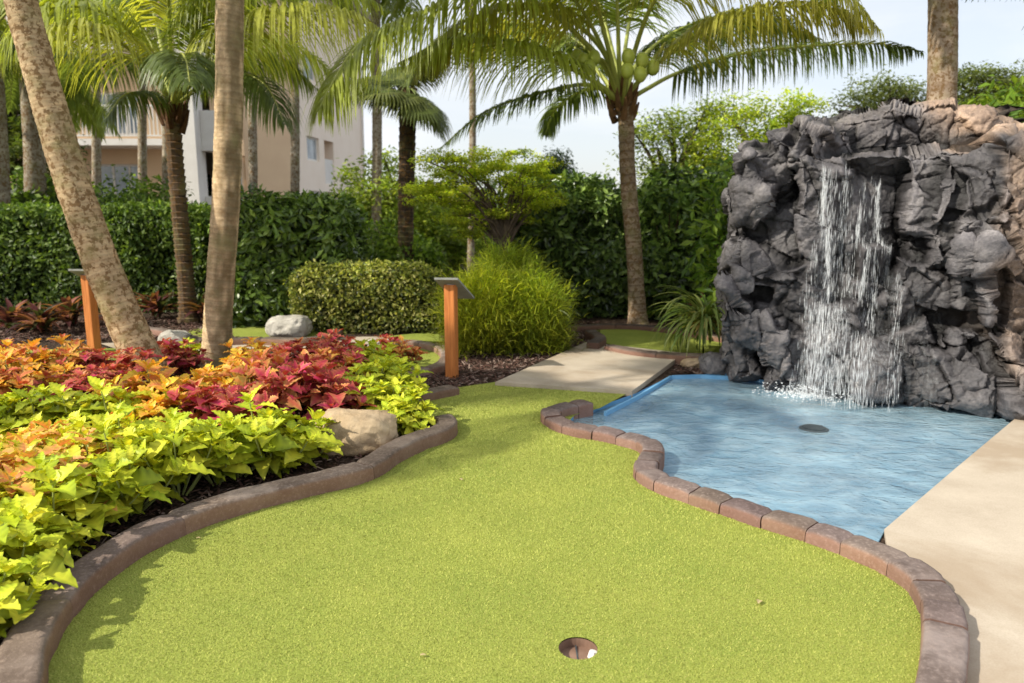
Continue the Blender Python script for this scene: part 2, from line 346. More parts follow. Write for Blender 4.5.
# kerbs
def kerb(name, path, w, h, blen, mat, label, cat, gap=.006, jit=.004, low=.1, group=None):
    d = np.r_[0, np.cumsum(np.linalg.norm(np.diff(path[:, :2], axis=0), axis=1))]; Lt = d[-1]
    root = empty(name, (path[0][0], path[0][1], 0), label, cat, group)
    cuts = [0.0]
    if abs(blen-.19) < .001: path = path[::-1]; d = np.r_[0, np.cumsum(np.linalg.norm(np.diff(path[:, :2], axis=0), axis=1))]; cuts = [0.0, .75]
    while cuts[-1] < Lt-blen*.5: cuts.append(cuts[-1]+blen*random.uniform(.75, 1.3))
    cuts[-1] = Lt
    prof = []
    b = min(.018, h*.25)
    for z in (-low, -low*.4, 0, h*.45): prof.append((-1, z, 0))
    for t in (0, .5, 1): prof.append((-1, h-b+b*math.sin(t*math.pi/2), b*(1-math.cos(t*math.pi/2))))
    for u in (-.5, 0, .5): prof.append((u, h, 0))
    for t in (1, .5, 0): prof.append((1, h-b+b*math.sin(t*math.pi/2), b*(1-math.cos(t*math.pi/2))))
    for z in (h*.45, 0, -low*.4, -low): prof.append((1, z, 0))
    K = len(prof)
    for s0, s1 in zip(cuts[:-1], cuts[1:]):
        ns = max(5, int((s1-s0)/.025)); ss = np.linspace(s0+gap/2, s1-gap/2, ns)
        x = np.interp(ss, d, path[:, 0]); y = np.interp(ss, d, path[:, 1])
        xx = np.interp(ss+.01, d, path[:, 0])-np.interp(ss-.01, d, path[:, 0]); yy = np.interp(ss+.01, d, path[:, 1])-np.interp(ss-.01, d, path[:, 1])
        nn = np.hypot(xx, yy)+1e-9; nx = yy/nn; ny = -xx/nn
        off = random.uniform(-jit, jit); dz = random.uniform(-jit, jit)*.8; g = []
        for i in range(ns):
            e = min(1, min(i, ns-1-i)/1.0)            # ends drawn in: rounded arrises
            for (u, z, ins) in prof:
                sgn = (1 if u > 0 else -1) if abs(u) == 1 else u
                ww = sgn*(w/2)-(np.sign(u)*ins if abs(u) == 1 else 0)
                ww *= .965+.035*e; zz = z+dz-(1-e)*.009*(z > h*.6)
                g.append((x[i]+nx[i]*(ww+off), y[i]+ny[i]*(ww+off), zz))
        g = np.array(g); nz3 = np.c_[vn(g, 9, 1), vn(g, 9, 2), vn(g, 9, 3)]*.004+np.c_[vn(g, 40, 4), vn(g, 40, 5), vn(g, 40, 6)]*.0016
        g += nz3
        i = np.arange(ns-1)[:, None]*K; j = np.arange(K-1)[None]; f = np.stack([i+j, i+j+1, i+K+j+1, i+K+j], -1).reshape(-1, 4)
        mb = MB(); t = random.uniform(.8, 1.18); tint = np.array((t, t*random.uniform(.95, 1.02), t*random.uniform(.93, 1.03)))
        mb.add(g, f, tint)
        for st, rev in ((0, 1), ((ns-1)*K, 0)):
            q = g[st:st+K]; cen = q.mean(0); tri = [(a_, a_+1, K) if rev else (a_+1, a_, K) for a_ in range(K-1)]+[(K-1, 0, K)]
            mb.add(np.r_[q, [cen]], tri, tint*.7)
        mb.build('kerb_block', mat, root, smooth=True)
    return root
kerb('kerb', LK[:222], .135, KH, .9, M['kerb_l'], 'smooth brown concrete kerb curving between coleus bed and green', 'kerb', .0015, .001)
kerb('kerb', RK, .13, .068, .19, M['kerb_r'], 'reddish brown block kerb winding between green and blue pool', 'kerb', .004, .007, .14)
kerb('kerb', smooth_path(gx([(398, 398), (425, 392), (455, 386)], .06), 30), .12, .07, .5, M['kerb_l'], 'short kerb end just left of the orange post with mulch behind', 'kerb')
kerb('kerb', smooth_path(gx([(385, 341), (420, 342), (441, 347), (447, 355), (440, 364), (418, 369), (395, 371)], .06), 60), .12, .07, .5, M['kerb_l'], 'grey kerb looping round the small green behind the red coleus', 'kerb')
kerb('kerb', smooth_path(gx([(205, 341), (250, 339), (300, 340), (330, 336), (338, 331)], .06), 40), .12, .08, .6, M['kerb_d'], 'dark kerb in front of the grey hollow stone', 'kerb')
kerb('kerb', smooth_path(gx([(130, 327), (160, 330), (185, 336), (205, 341)], .06), 40), .12, .08, .6, M['kerb_d'], 'dark kerb behind the leaning palm by the far walkway', 'kerb')
kerb('kerb', smooth_path(gx([(592, 346), (600, 340), (590, 333)], .06), 20), .13, .1, .4, M['kerb_d'], 'short dark kerb at the back left corner of the slab', 'kerb')
kerb('kerb', smooth_path(gx([(608, 346), (640, 352), (690, 356), (735, 356)], .06), 30), .13, .08, .5, M['kerb_d'], 'dark kerb running from the slab to the waterfall foot', 'kerb')
kerb('kerb', smooth_path(gx([(560, 326), (620, 324), (670, 328), (730, 338)], .06), 30), .12, .06, .7, M['kerb_d'], 'dark kerb along the foot of the tall hedge', 'kerb')

# smaller greens and paths further back
def green_sheet(px, z=.004): sheet('turf', smooth_ring(gx(px)), z, M['turf'], kind='structure')
def smooth_ring(p):
    p = np.asarray(p); q = np.concatenate([p, p, p]); s_ = smooth_path(q, len(q)*6); k = len(s_)//3; return list(s_[k:2*k])
green_sheet([(590, 332), (620, 326), (670, 330), (730, 340), (740, 352), (690, 353), (640, 350), (604, 343)])
green_sheet([(385, 344), (420, 344), (440, 350), (442, 358), (430, 366), (400, 370), (380, 360)])
green_sheet([(190, 330), (260, 325), (330, 328), (335, 334), (300, 338), (210, 339)])
green_sheet([(-80, 354), (40, 350), (128, 349), (140, 356), (60, 366), (-80, 372)])
green_sheet([(385, 337), (440, 333), (448, 341), (420, 341)])
sheet('path', gx([(100, 344), (180, 341), (235, 343), (300, 344), (330, 338), (385, 337), (385, 344), (330, 347), (250, 352), (120, 351)]), .008, M['concrete'], kind='structure')

# pool
WZ = -.035; bed_z = -.16
V, Fc = cdt(pool, [], bed_z); mb = MB(); mb.add(V, Fc)
q = np.asarray(pool)[:, :2]; k = len(q); mb.add(np.r_[np.c_[q, np.full(k, bed_z)], np.c_[q, np.full(k, -.002)]], [(i, (i+1) % k, k+(i+1) % k, k+i) for i in range(k)])
pb = mb.build('pool_basin', M['poolpaint']); tag(pb, kind='structure')
V, Fc = cdt(pool, [], WZ); mb = MB(); mb.add(V, Fc); wt = mb.build('water', M['water'], None); tag(wt, kind='structure')
# painted rim by slab and rock
mb = MB()
rim = [G(604, 411), G(636, 395), G(670, 375), G(700, 374), G(757, 377), G(775, 383)]
for p, r_ in zip(rim[:-1], rim[1:]):
    d = r_-p; d /= np.linalg.norm(d); nrm = np.array((d[1], -d[0], 0))*.02
    mb.obox(p+np.array((0, 0, -.15)), (r_-p), nrm, (0, 0, .146))
rm = mb.build('pool_rim', M['poolpaint']); tag(rm, 'bright blue painted rim at the back edge of the pool', 'pool rim')
dc = G(814, 428, -.03); dr = empty('drain_cover', dc, 'round dark drain cover showing in the middle of the pool', 'drain')
mb = MB(); a = np.arange(32)/32*2*math.pi
for r0, r1, z0, z1 in ((.095, .075, -.012, .004), (.075, .055, .004, .007), (.055, 0.001, .007, .008)):
    pass
mb.tube([dc+np.array((0, 0, z)) for z in (-.02, -.004, .002)], [.098, .096, .085], 32); mb.build('rim', M['iron'], dr)
mb = MB()
for i in range(-4, 5):
    h_ = math.sqrt(max(0, .075**2-(i*.016)**2)); mb.box(dc+np.array((i*.016-.004, -h_, .002)), dc+np.array((i*.016+.004, h_, .008)))
mb.build('grate', M['iron'], dr)

# ------------------------------------------------------------------ waterfall rock
rrk = np.random.default_rng(ROCKSEED)
def hull_block(bm, x0, y0, x1, y1, Y, th, rot, gr=3):
    cx, cy = (x0+x1)/2, (y0+y1)/2; hw, hh = (x1-x0)/2+gr, (y1-y0)/2+gr; vs = []; ca, sa = math.cos(rot), math.sin(rot)
    def put(u, v, d):
        ju, jv = u*hw, v*hh; px, py = cx+ju*ca-jv*sa, cy+ju*sa+jv*ca
        vs.append(bm.verts.new(tuple(at(px, py, Y+d))))
    j = lambda q: rrk.uniform(-q, q)
    ty, tx = j(.08), j(.08)
    for u in (-1, 1):
        for v in (-1, 1):
            put(u*.92+j(.13), v*.92+j(.13), .1+u*tx+v*ty+j(.05)); put(u*.74+j(.12), v*.74+j(.12), .0+u*tx+v*ty+j(.04)); put(u*.8, v*.9, th)
    for k in range(3): put(j(.6), j(.6), -.02+j(.04))
    r = bmesh.ops.convex_hull(bm, input=vs)
    bmesh.ops.delete(bm, geom=[g_ for g_ in set(r['geom_interior']+r['geom_unused']) if isinstance(g_, bmesh.types.BMVert)], context='VERTS')
RB = [  # x0,y0,x1,y1 in the photo, front distance, thickness, tilt
 (742,146,800,212,6.25,1.0,.0),(735,185,770,228,6.15,.9,.1),(760,205,806,262,6.1,.9,-.1),(728,195,760,262,6.3,.8,0),
 (738,235,800,292,6.0,1.0,.05),(724,238,766,286,6.15,.8,.1),(722,275,770,312,6.05,.9,-.15),(735,292,800,350,5.98,1.0,.1),(766,262,812,312,5.9,.9,0),
 (724,318,766,362,6.1,.7,.1),(728,345,770,380,6.1,.8,0),(765,335,812,392,5.85,.9,.05),(790,300,822,390,5.95,.8,0),
 (765,134,812,175,6.2,.9,-.1),(795,124,835,170,6.05,.8,.2),(985,232,1032,330,5.2,.7,.05),(955,150,1005,240,5.38,.9,-.05),(1000,140,1060,240,5.3,.9,.05),(818,132,850,162,6.15,.5,-.1),(800,118,905,172,6.45,1.2,-.12),(880,112,995,165,6.35,1.3,.06),(940,118,1000,190,6.2,1.3,.1),
 (798,160,850,315,5.96,.9,0),(842,166,912,318,6.0,1.0,0),(798,158,850,178,6.0,.6,-.03),(848,156,905,176,5.98,.5,-.05),
 (904,150,942,242,5.72,1.2,.0),(936,150,984,236,5.6,1.2,.1),(905,225,940,300,5.85,1.0,0),(930,225,975,262,5.55,1.0,-.15),
 (856,250,893,300,5.82,.8,.1),(880,290,930,330,5.75,.8,-.3),(815,300,860,396,5.66,.9,0),(850,318,896,396,5.7,.9,.1),
 (896,262,962,330,5.6,.9,.15),(962,230,1010,330,5.4,1.1,.0),(886,325,950,385,5.5,.9,-.5),(860,345,915,404,5.42,.8,.1),(905,350,960,406,5.3,.8,0),
 (950,322,1018,408,5.22,1.0,.05),(985,150,1100,250,5.55,1.4,0),(1000,200,1110,420,5.25,1.5,0),(1008,360,1060,412,5.0,.8,0),(975,195,1022,250,5.35,.7,.1),
 (725,240,800,380,6.5,1.6,0),(740,165,900,390,6.75,1.8,0),(880,150,1060,400,6.3,1.8,0)]
bm = bmesh.new()
for x0, y0, x1, y1, Y, th, rt in RB:
    hull_block(bm, x0, y0, x1, y1, Y, th, rt)
bvh = BVHTree.FromBMesh(bm); bm.free()
AXX, AXY = 4.15, 9.0                  # the face is traced round a vertical axis inside the rock
tt = np.arange(-.35, 2.25, .0024); zs = np.arange(-.2, 2.75, .0074); NX, NZ = len(tt), len(zs)
Hy = np.full((NZ, NX), np.nan); TT, WZZ = np.meshgrid(tt, zs); UU = TT*3.2; PW = np.c_[UU.ravel(), UU.ravel()*0, WZZ.ravel()]
wpx = (fbm(PW, 3.0, 70, 2)*.02).reshape(NZ, NX); wpz = (fbm(PW, 2.6, 75, 2)*.024).reshape(NZ, NX)
for i in range(NZ):
    for j in range(NX):
        t_ = TT[i, j]+wpx[i, j]*.32; cx_, cy_ = math.cos(t_), math.sin(t_)
        h = bvh.ray_cast(Vector((AXX-cx_*6, AXY-cy_*6, WZZ[i, j]+wpz[i, j])), Vector((cx_, cy_, 0)))
        if h[0] is not None: Hy[i, j] = 6-h[3]
ok = ~np.isnan(Hy); ok &= Hy > 1.5
def blur2(A, r):
    k = np.exp(-.5*(np.arange(-3*r, 3*r+1)/r)**2); k /= k.sum()
    A = np.pad(A, 3*r, mode='edge'); A = np.apply_along_axis(lambda m: np.convolve(m, k, 'valid'), 0, A); return np.apply_along_axis(lambda m: np.convolve(m, k, 'valid'), 1, A)
Hf = np.where(ok, Hy, 2.3)
def worley2(px_, pz_, cs, seed, ani=1.0, rot=0.0):
    """cellular pattern on the face: jittered grid, returns cell hash values, offset to the seed and edge distance"""
    ca, sa = math.cos(rot), math.sin(rot); u = (px_*ca+pz_*sa)/cs; v = (-px_*sa+pz_*ca)/(cs*ani); iu = np.floor(u).astype(np.int64); iv = np.floor(v).astype(np.int64)
    d1 = np.full(u.shape, 9.); d2 = d1.copy(); R1 = [np.zeros(u.shape) for _ in range(5)]
    for a_ in (-1, 0, 1):
        for b_ in (-1, 0, 1):
            cu, cv = iu+a_, iv+b_; z_ = cu*0; su = cu+.12+.76*_h(cu, cv, z_, seed); sv = cv+.12+.76*_h(cu, cv, z_+1, seed); d = np.hypot(u-su, v-sv)
            n1 = d < d1; d2 = np.where(n1, d1, np.minimum(d2, d)); d1 = np.where(n1, d, d1)
            for q, val in enumerate((_h(cu, cv, z_+2, seed), _h(cu, cv, z_+3, seed), _h(cu, cv, z_+4, seed), u-su, v-sv)): R1[q] = np.where(n1, val, R1[q])
    return R1, (d2-d1)*cs
Hs = blur2(Hf, 1); dH = np.zeros_like(Hs)
sx_ = (AXX-np.cos(TT)*Hs)+.75*(AXY-np.sin(TT)*Hs)+wpx*1.2; sz_ = WZZ+wpz*1.2+.25*(AXY-np.sin(TT)*Hs)
for cs, ani, rot, of, tl, ck, cw, sd_ in ((.38, 1.1, .3, .03, .1, .05, .018, 91),):
    (r0, r1, r2, du, dv), e_ = worley2(sx_, sz_, cs, sd_, ani, rot)
    dH += (r0-.5)*2*of+(du*(r1-.5)+dv*(r2-.5))*2*tl+ck*np.exp(-(e_/cw)**2)*(.35+.65*(r1 > .35))
WXR = AXX-np.cos(TT)*Hs; WYR = AXY-np.sin(TT)*Hs
calm = np.exp(-((WXR-at(855, 230, 6)[0])/.3)**4)*np.exp(-((WZZ-1.45)/.5)**4)   # the smooth cliff under the lip
P3_ = np.c_[WXR.ravel(), WYR.ravel(), WZZ.ravel()]
dH = dH*(1-.75*calm); Hd = Hs-dH
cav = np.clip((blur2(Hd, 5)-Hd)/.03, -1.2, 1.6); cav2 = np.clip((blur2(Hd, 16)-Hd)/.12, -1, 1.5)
ring = blur2(ok.astype(float), 1) > .02
idm = np.full((NZ, NX), -1); idm[ring] = np.arange(ring.sum())
Rv = np.where(ok, Hd, 1.5)[ring]; co = np.c_[AXX-np.cos(TT[ring])*Rv, AXY-np.sin(TT[ring])*Rv, WZZ[ring]]
# finer breakage is pushed along the surface normal so that it keeps its grain on every side
RG = blur2(np.where(ok, Hd, 2.3), 2); PX = np.stack([AXX-np.cos(TT)*RG, AXY-np.sin(TT)*RG, WZZ], -1)
nrm_ = unit(np.cross(np.gradient(PX, axis=1), np.gradient(PX, axis=0))); nrm_ *= np.sign((nrm_*np.stack([-np.cos(TT), -np.sin(TT), TT*0], -1)).sum(-1, keepdims=True)+1e-9); no = nrm_[ring]; calmv = calm[ring]
def worley3(p, cs, seed):
    u = p/cs; iu = np.floor(u).astype(np.int64); n_ = len(p); d1 = np.full(n_, 9.); d2 = d1.copy(); H = np.zeros((n_, 3)); O = np.zeros((n_, 3))
    for a_ in (-1, 0, 1):
        for b_ in (-1, 0, 1):
            for c_ in (-1, 0, 1):
                c0, c1, c2 = iu[:, 0]+a_, iu[:, 1]+b_, iu[:, 2]+c_; sp_ = np.c_[c0+.1+.8*_h(c0, c1, c2, seed), c1+.1+.8*_h(c0, c1, c2, seed+1), c2+.1+.8*_h(c0, c1, c2, seed+2)]
                dv_ = u-sp_; d = np.sqrt((dv_**2).sum(1)); m = d < d1; d2 = np.where(m, d1, np.minimum(d2, d)); d1 = np.where(m, d, d1)
                H[m] = np.c_[_h(c0, c1, c2, seed+3), _h(c0, c1, c2, seed+4), _h(c0, c1, c2, seed+5)][m]; O[m] = dv_[m]
    return H, O*cs, (d2-d1)*cs
finec = np.zeros(len(co))
for cs, of, tl, ck, cw, sd_, sk in ((.44, .028, .3, .038, .013, 201, .5), (.15, .005, .2, .009, .006, 202, -.6), (.05, .002, .18, .003, .004, 203, .3)):
    pw_ = co+np.c_[vn(co, 3/cs**.5, sd_), vn(co, 3/cs**.5, sd_+7), vn(co, 3/cs**.5, sd_+8)]*.1*cs; pw_ = pw_+np.c_[pw_[:, 2]*sk*.4, pw_[:, 2]*0, pw_[:, 0]*sk*.4]
    H, O, e_ = worley3(pw_, cs, sd_); cr = np.exp(-(e_/cw)**2)*(H[:, 1] > .25); fc_ = (1-.7*calmv)
    finec += cr*(.75 if cs > .2 else .3)*fc_-(O*(H-.5)).sum(1)*tl*2/.05*.18*fc_
    co = co+no*(((H[:, 0]-.5)*2*of+(O*(H-.5)*2).sum(1)*tl-ck*cr)*fc_)[:, None]
rg_ = -np.abs(fbm(co, 8, 44, 4))*.011+fbm(co, 30, 50, 3)*.0045+calmv*fbm(co*np.array((1, 1, .2)), 22, 55, 3)*.006
co = co+no*rg_[:, None]
q = np.stack([idm[:-1, :-1], idm[:-1, 1:], idm[1:, 1:], idm[1:, :-1]], -1).reshape(-1, 4); fc = q[(q >= 0).all(1)]
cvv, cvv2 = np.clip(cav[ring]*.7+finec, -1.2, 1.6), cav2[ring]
def worley(p, ns, seed, lo, hi):
    r_ = np.random.default_rng(seed); sd = r_.uniform(lo, hi, (ns, 3)); D = np.sqrt(((p[:, None]-sd[None])**2).sum(2)); return sd, D.argmin(1), np.sort(D, 1)[:, 1]-D.min(1), r_
tanm = np.clip((co[:, 0]-3.4+.2*vn(co, 3, 7))/.15, 0, 1)*np.clip((co[:, 2]-.1)/.4, .3, 1)
wx = at(850, 260, 6)[0]; wet = np.exp(-((co[:, 0]-wx)/.42)**2)
colr = np.ones((len(co), 3))*np.array((.62, .62, .64))*(1-.3*wet)[:, None]
colr *= (1-.75*np.clip(cvv, 0, 1)+.55*np.clip(-cvv, 0, 1))[:, None]*(1-.45*np.clip(cvv2, 0, 1))[:, None]  # crevice shade and lighter raised edges painted into the vertex colour
patch = np.clip(fbm(co, 2.2, 31, 3)*1.6, 0, 1)[:, None]; colr *= 1+patch*.55
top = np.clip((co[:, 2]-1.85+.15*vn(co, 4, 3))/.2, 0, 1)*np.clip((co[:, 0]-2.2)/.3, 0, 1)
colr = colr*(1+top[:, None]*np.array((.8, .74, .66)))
colr = colr*(1-tanm[:, None])+colr*tanm[:, None]*np.array((1.9, 1.5, 1.12))
rk = empty('waterfall_rock', (2.6, 6.2, 0), 'tall dark grey craggy artificial rock cliff behind the pool', 'rock waterfall')
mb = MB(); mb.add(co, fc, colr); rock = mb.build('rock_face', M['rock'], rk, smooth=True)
bvh = BVHTree.FromPolygons([tuple(v) for v in co], [tuple(int(i) for i in f) for f in fc])
def front(x, z):
    h = bvh.ray_cast(Vector((x, 3.0, z)), Vector((0, 1, 0)))
    return h[0].y if h[0] is not None else None
# falling water: drops and short runs that follow the face downwards
streams = [(822, 170, 826, 300, .014, 480), (828, 172, 834, 300, .03, 200), (846, 172, 846, 300, .05, 260), (868, 180, 866, 320, .05, 90), (886, 182, 880, 250, .016, 200), (876, 250, 868, 390, .02, 170), (862, 210, 850, 300, .012, 170),
           (824, 300, 812, 388, .085, 700), (840, 302, 838, 388, .1, 330), (862, 310, 862, 392, .06, 300), (816, 240, 806, 320, .03, 90), (900, 270, 892, 392, .03, 120)]
drops = MB()
def drop_at(x, y, z, l, w_):
    v = [(x, y, z+l/2), (x-w_, y, z), (x, y-w_, z), (x+w_, y, z), (x, y+w_, z), (x, y, z-l/2)]
    return v
DF = np.array([(0,1,2),(0,2,3),(0,3,4),(0,4,1),(5,2,1),(5,3,2),(5,4,3),(5,1,4)])
vv = []
for x0, y0, x1, y1, sp, nn in streams:
    last = None
    for k in range(nn):
        t = rng.random()**.9; a_ = at(x0+(x1-x0)*t, y0+(y1-y0)*t, 5.9); x = a_[0]+rng.normal(0, sp*(.5+t*.7)); z = a_[2]+rng.normal(0, .02)
        if z < WZ: continue
        ys = front(x, z); ys2 = front(x, z+.12)
        if ys is None: continue
        y = min(ys, ys2 if ys2 else ys)-rng.uniform(.005, .06)
        x = x*(y/5.9) if y1 > 300 else x
        vv.append(drop_at(x, y, z, rng.uniform(.02, .13), rng.uniform(.0006, .0017)))
va = np.array(vv); drops.add(va.reshape(-1, 3), (DF[None]+6*np.arange(len(va))[:, None, None]).reshape(-1, 3))
wf = empty('falling_water', at(826, 386, 5.7)*np.array((1, 1, 0)), 'thin white streams of water pouring down the dark rock into the pool', 'waterfall')
drops.build('stream', M['fall'], wf)
veil = MB()
for px0, wd_, ytop, ybot, op in ((824, .045, 168, 305, .6), (846, .06, 172, 300, .2), (868, .06, 178, 320, .2), (885, .03, 180, 300, .35), (818, .15, 300, 390, .6), (848, .1, 305, 392, .3), (868, .08, 300, 393, .22), (893, .05, 280, 396, .15)):
    a_ = at(px0, ytop, 5.95); z0_ = a_[2]; z1_ = max(WZ, at(px0, ybot, 5.7)[2]); nz_ = int((z0_-z1_)/.03); nx_ = 13; P_ = []; c_ = []; prev = [None]*nx_
    for i in range(nz_+1):
        z = z0_+(z1_-z0_)*i/nz_
        for j in range(nx_):
            u = j/(nx_-1)*2-1; x = a_[0]+u*wd_*(1+.4*i/nz_); y = front(x, z); y = (y if y is not None else 6.2)-.018
            if prev[j] is not None: y = min(y, prev[j]+.012)
            prev[j] = y; P_.append((x, y, z)); e_ = op*max(0, 1-u*u)*min(1, i/3+.2); c_.append((e_, e_, e_))
    veil.add(P_, [(i*nx_+j, i*nx_+j+1, (i+1)*nx_+j+1, (i+1)*nx_+j) for i in range(nz_) for j in range(nx_-1)], c_)
veil.build('veil', M['veil'], wf, smooth=True)
foam = MB(); vv = []
for k in range(5000):
    c_ = G(rng.normal(828, 24), 389+abs(rng.normal(0, 4.5)), WZ); r_ = rng.uniform(.003, .011); z = WZ+rng.random()**3*.09
    vv.append(drop_at(c_[0], c_[1], z, r_*1.3, r_))
va = np.array(vv); foam.add(va.reshape(-1, 3), (DF[None]+6*np.arange(len(va))[:, None, None]).reshape(-1, 3)); foam.build('splash', M['fall'], wf)

# boulders
def boulder(name, c, s, label, mat, seed, cav=False):
    bm = bmesh.new(); bmesh.ops.create_icosphere(bm, subdivisions=5, radius=1); p = np.array([v.co[:] for v in bm.verts]); f = np.array([[v.index for v in q.verts] for q in bm.faces]); bm.free()
    nrm = p.copy(); q = np.sign(p)*np.abs(p)**.8
    sd, idx, e_, r_ = worley(p*1.0, 22, seed, np.array((-1.2,)*3), np.array((1.2,)*3)); tl = r_.normal(0, .07, (22, 3))
    d = (fbm(p+seed, 1.3, seed)*.13+((p-sd[idx])*tl[idx]).sum(1)+fbm(p, 5, seed+3)*.03)
    q = q+nrm*d[:, None]; q *= np.array(s)/2
    mb = MB(); mb.add(q+np.asarray(c), f); o = mb.build(name, mat, None, smooth=True, loc=c); tag(o, label, 'boulder'); return o
c_ = G(352, 452); boulder('boulder', c_+np.array((0, .1, .085)), (.5, .34, .3), 'pale tan boulder beside the kerb in the coleus bed', M['boulder'], 3)
c_ = G(287, 338); boulder('boulder', c_+np.array((0, .1, .11)), (.5, .4, .3), 'grey hollow stone on the far green before the clipped hedge', M['boulder_grey'], 4)
c_ = G(176, 343); boulder('boulder', c_+np.array((0, 0, .05)), (.36, .2, .18), 'small white stone between the two big palm trunks', M['boulder_grey'], 5)
c_ = G(383, 349); boulder('boulder', c_+np.array((0, 0, .05)), (.3, .2, .13), 'low pale stone behind the lime coleus by the looped kerb', M['boulder_grey'], 6)
c_ = G(717, 374); boulder('boulder', c_+np.array((0, .1, .06)), (.28, .2, .22), 'small dark rock at the left foot of the waterfall', M['rock'], 8)
c_ = G(694, 368); boulder('boulder', c_+np.array((0, .05, .03)), (.2, .14, .1), 'small tan pebble rock beside the blue pool rim', M['boulder'], 9)
c_ = G(258, 459); boulder('boulder', c_+np.array((0, .0, .03)), (.11, .08, .07), 'tiny tan stone under the lime coleus left of the boulder', M['boulder'], 11)

# sign posts
def sign_post(px, pybase, pytop, label, w=.095, lean=0):
    b = G(px, pybase); Y = b[1]; top = at(px, pytop, Y)[2]
    t = empty('sign_post', b, label, 'sign post')
    mb = MB(); r = w/2; rad = [(-r, -r), (r, -r), (r, r), (-r, r)]
    ch = .006; pr = [(-r+ch, -r), (r-ch, -r), (r, -r+ch), (r, r-ch), (r-ch, r), (-r+ch, r), (-r, r-ch), (-r, -r+ch)]
    ca, sa = math.cos(-.25), math.sin(-.25); pr = [(x*ca-y*sa, x*sa+y*ca) for x, y in pr]
    v = [(b[0]+x, Y+y, z) for z in (-.05, top-.03) for x, y in pr]; mb.add(v, [(i, (i+1) % 8, 8+(i+1) % 8, 8+i) for i in range(8)]); mb.add(v[8:], [(0, 1, 2, 3, 4, 5, 6, 7)])
    mb.build('post', M['timber'], t)
    mb = MB(); ux = np.array((.2, -.02, 0)); uy = np.array((.12, .36, -.2)); p = np.array((b[0]-.13, Y-.1, top+.02))
    mb.obox(p, ux, uy, (0, 0, .018)); mb.build('sign_board', M['metal'], t)
    mb = MB(); mb.obox(p+ux*.08+uy*.08+np.array((0, 0, .0185)), ux*.84, uy*.84, (.001, 0, .003)); mb.build('panel', M['panel_sunlight'], t)
    mb = MB(); mb.obox(np.array((b[0]-.03, Y-.03, top-.031)), (.06, 0, 0), (.01, .06, -.03), (0, 0, .03)); mb.build('bracket', M['metal'], t)
sign_post(452, 376, 281, 'orange timber post with tilted board beside the green')
sign_post(95, 352, 272, 'orange timber post half hidden behind the leaning palm trunk')

# mulch chips
def chips(n, poly, z0, big=1.0):
    q = np.asarray(poly); lo_ = q.min(0)[:2]; hi_ = q.max(0)[:2]; p = rng.uniform(lo_, hi_, (n*3, 2)); p = p[inside(p, q)][:n]; n = len(p)
    a = rng.uniform(0, 6.28, n); l = rng.uniform(.008, .03, n)*big; wd = rng.uniform(.003, .009, n)*big; z = z0+rng.uniform(0, .02, n)
    d = np.c_[np.cos(a), np.sin(a), rng.normal(0, .3, n)]*l[:, None]; s_ = np.c_[-np.sin(a), np.cos(a), rng.normal(0, .4, n)]*wd[:, None]; c = np.c_[p, z]
    up = np.array((0, 0, .004))
    V = np.stack([c-d-s_, c+d-s_*.6, c+d+s_, c-d+s_*.8, c+up], 1).reshape(-1, 3)
    f = np.array([(0, 1, 4), (1, 2, 4), (2, 3, 4), (3, 0, 4)]); f = (f[None]+5*np.arange(n)[:, None, None]).reshape(-1, 3)
    cs = np.array([(.1, .06, .045), (.18, .11, .085), (.06, .035, .028), (.3, .22, .18), (.13, .07, .055)])[rng.integers(0, 5, n)]
    return V, f, np.repeat(cs, 5, 0)
bedL = [p for p in LK[::6]]+gx([(400, 396), (440, 388)])+gx([(400, 372), (380, 350), (330, 349), (100, 353), (-60, 370), (-400, 420), (-500, 700)])
bedM = gx([(415, 392), (455, 388), (495, 382), (560, 352), (600, 346), (600, 322), (520, 318), (440, 336), (450, 362), (420, 372), (405, 385)])
mb = MB()
for pl, nn, bg_ in ((bedL, 16000, 1.0), (bedM, 9000, 1.0), (gx([(676, 362), (672, 373), (735, 373), (735, 355), (684, 355)]), 900, 1.2), (gx([(-150, 345), (240, 338), (200, 318), (-200, 318)]), 6000, 1.6)):
    V, f, c_ = chips(nn, pl, -.008, bg_); mb.add(V, f, c_)
tag(mb.build('mulch', M['chip']), 'brown wood chip mulch spread over the planting beds', 'mulch', kind='stuff')

# ------------------------------------------------------------------ leaves
def leaves(mb, pos, size, nrm, col, asp=.45, fold=.25, droop=0.0):
    n = len(pos); r_ = rng.normal(size=(n, 3)); d = unit(r_-(r_*nrm).sum(1)[:, None]*nrm); d[:, 2] -= droop; d = unit(d); sd = unit(np.cross(nrm, d)); up = np.cross(d, sd)
    L_ = np.asarray(size).reshape(-1, 1)
    V = np.stack([pos, pos+d*L_*.5+sd*L_*asp*.5+up*L_*fold*.3, pos+d*L_, pos+d*L_*.5-sd*L_*asp*.5+up*L_*fold*.3], 1).reshape(-1, 3)
    f = (np.array([(0, 1, 2), (0, 2, 3)])[None]+4*np.arange(n)[:, None, None]).reshape(-1, 3)
    mb.add(V, f, np.repeat(col, 4, 0))
def pick(cols, n, j=.25):
    cols = np.array(cols); c = cols[rng.integers(0, len(cols), n)]; return c*(1+rng.uniform(-j, j, (n, 1)))
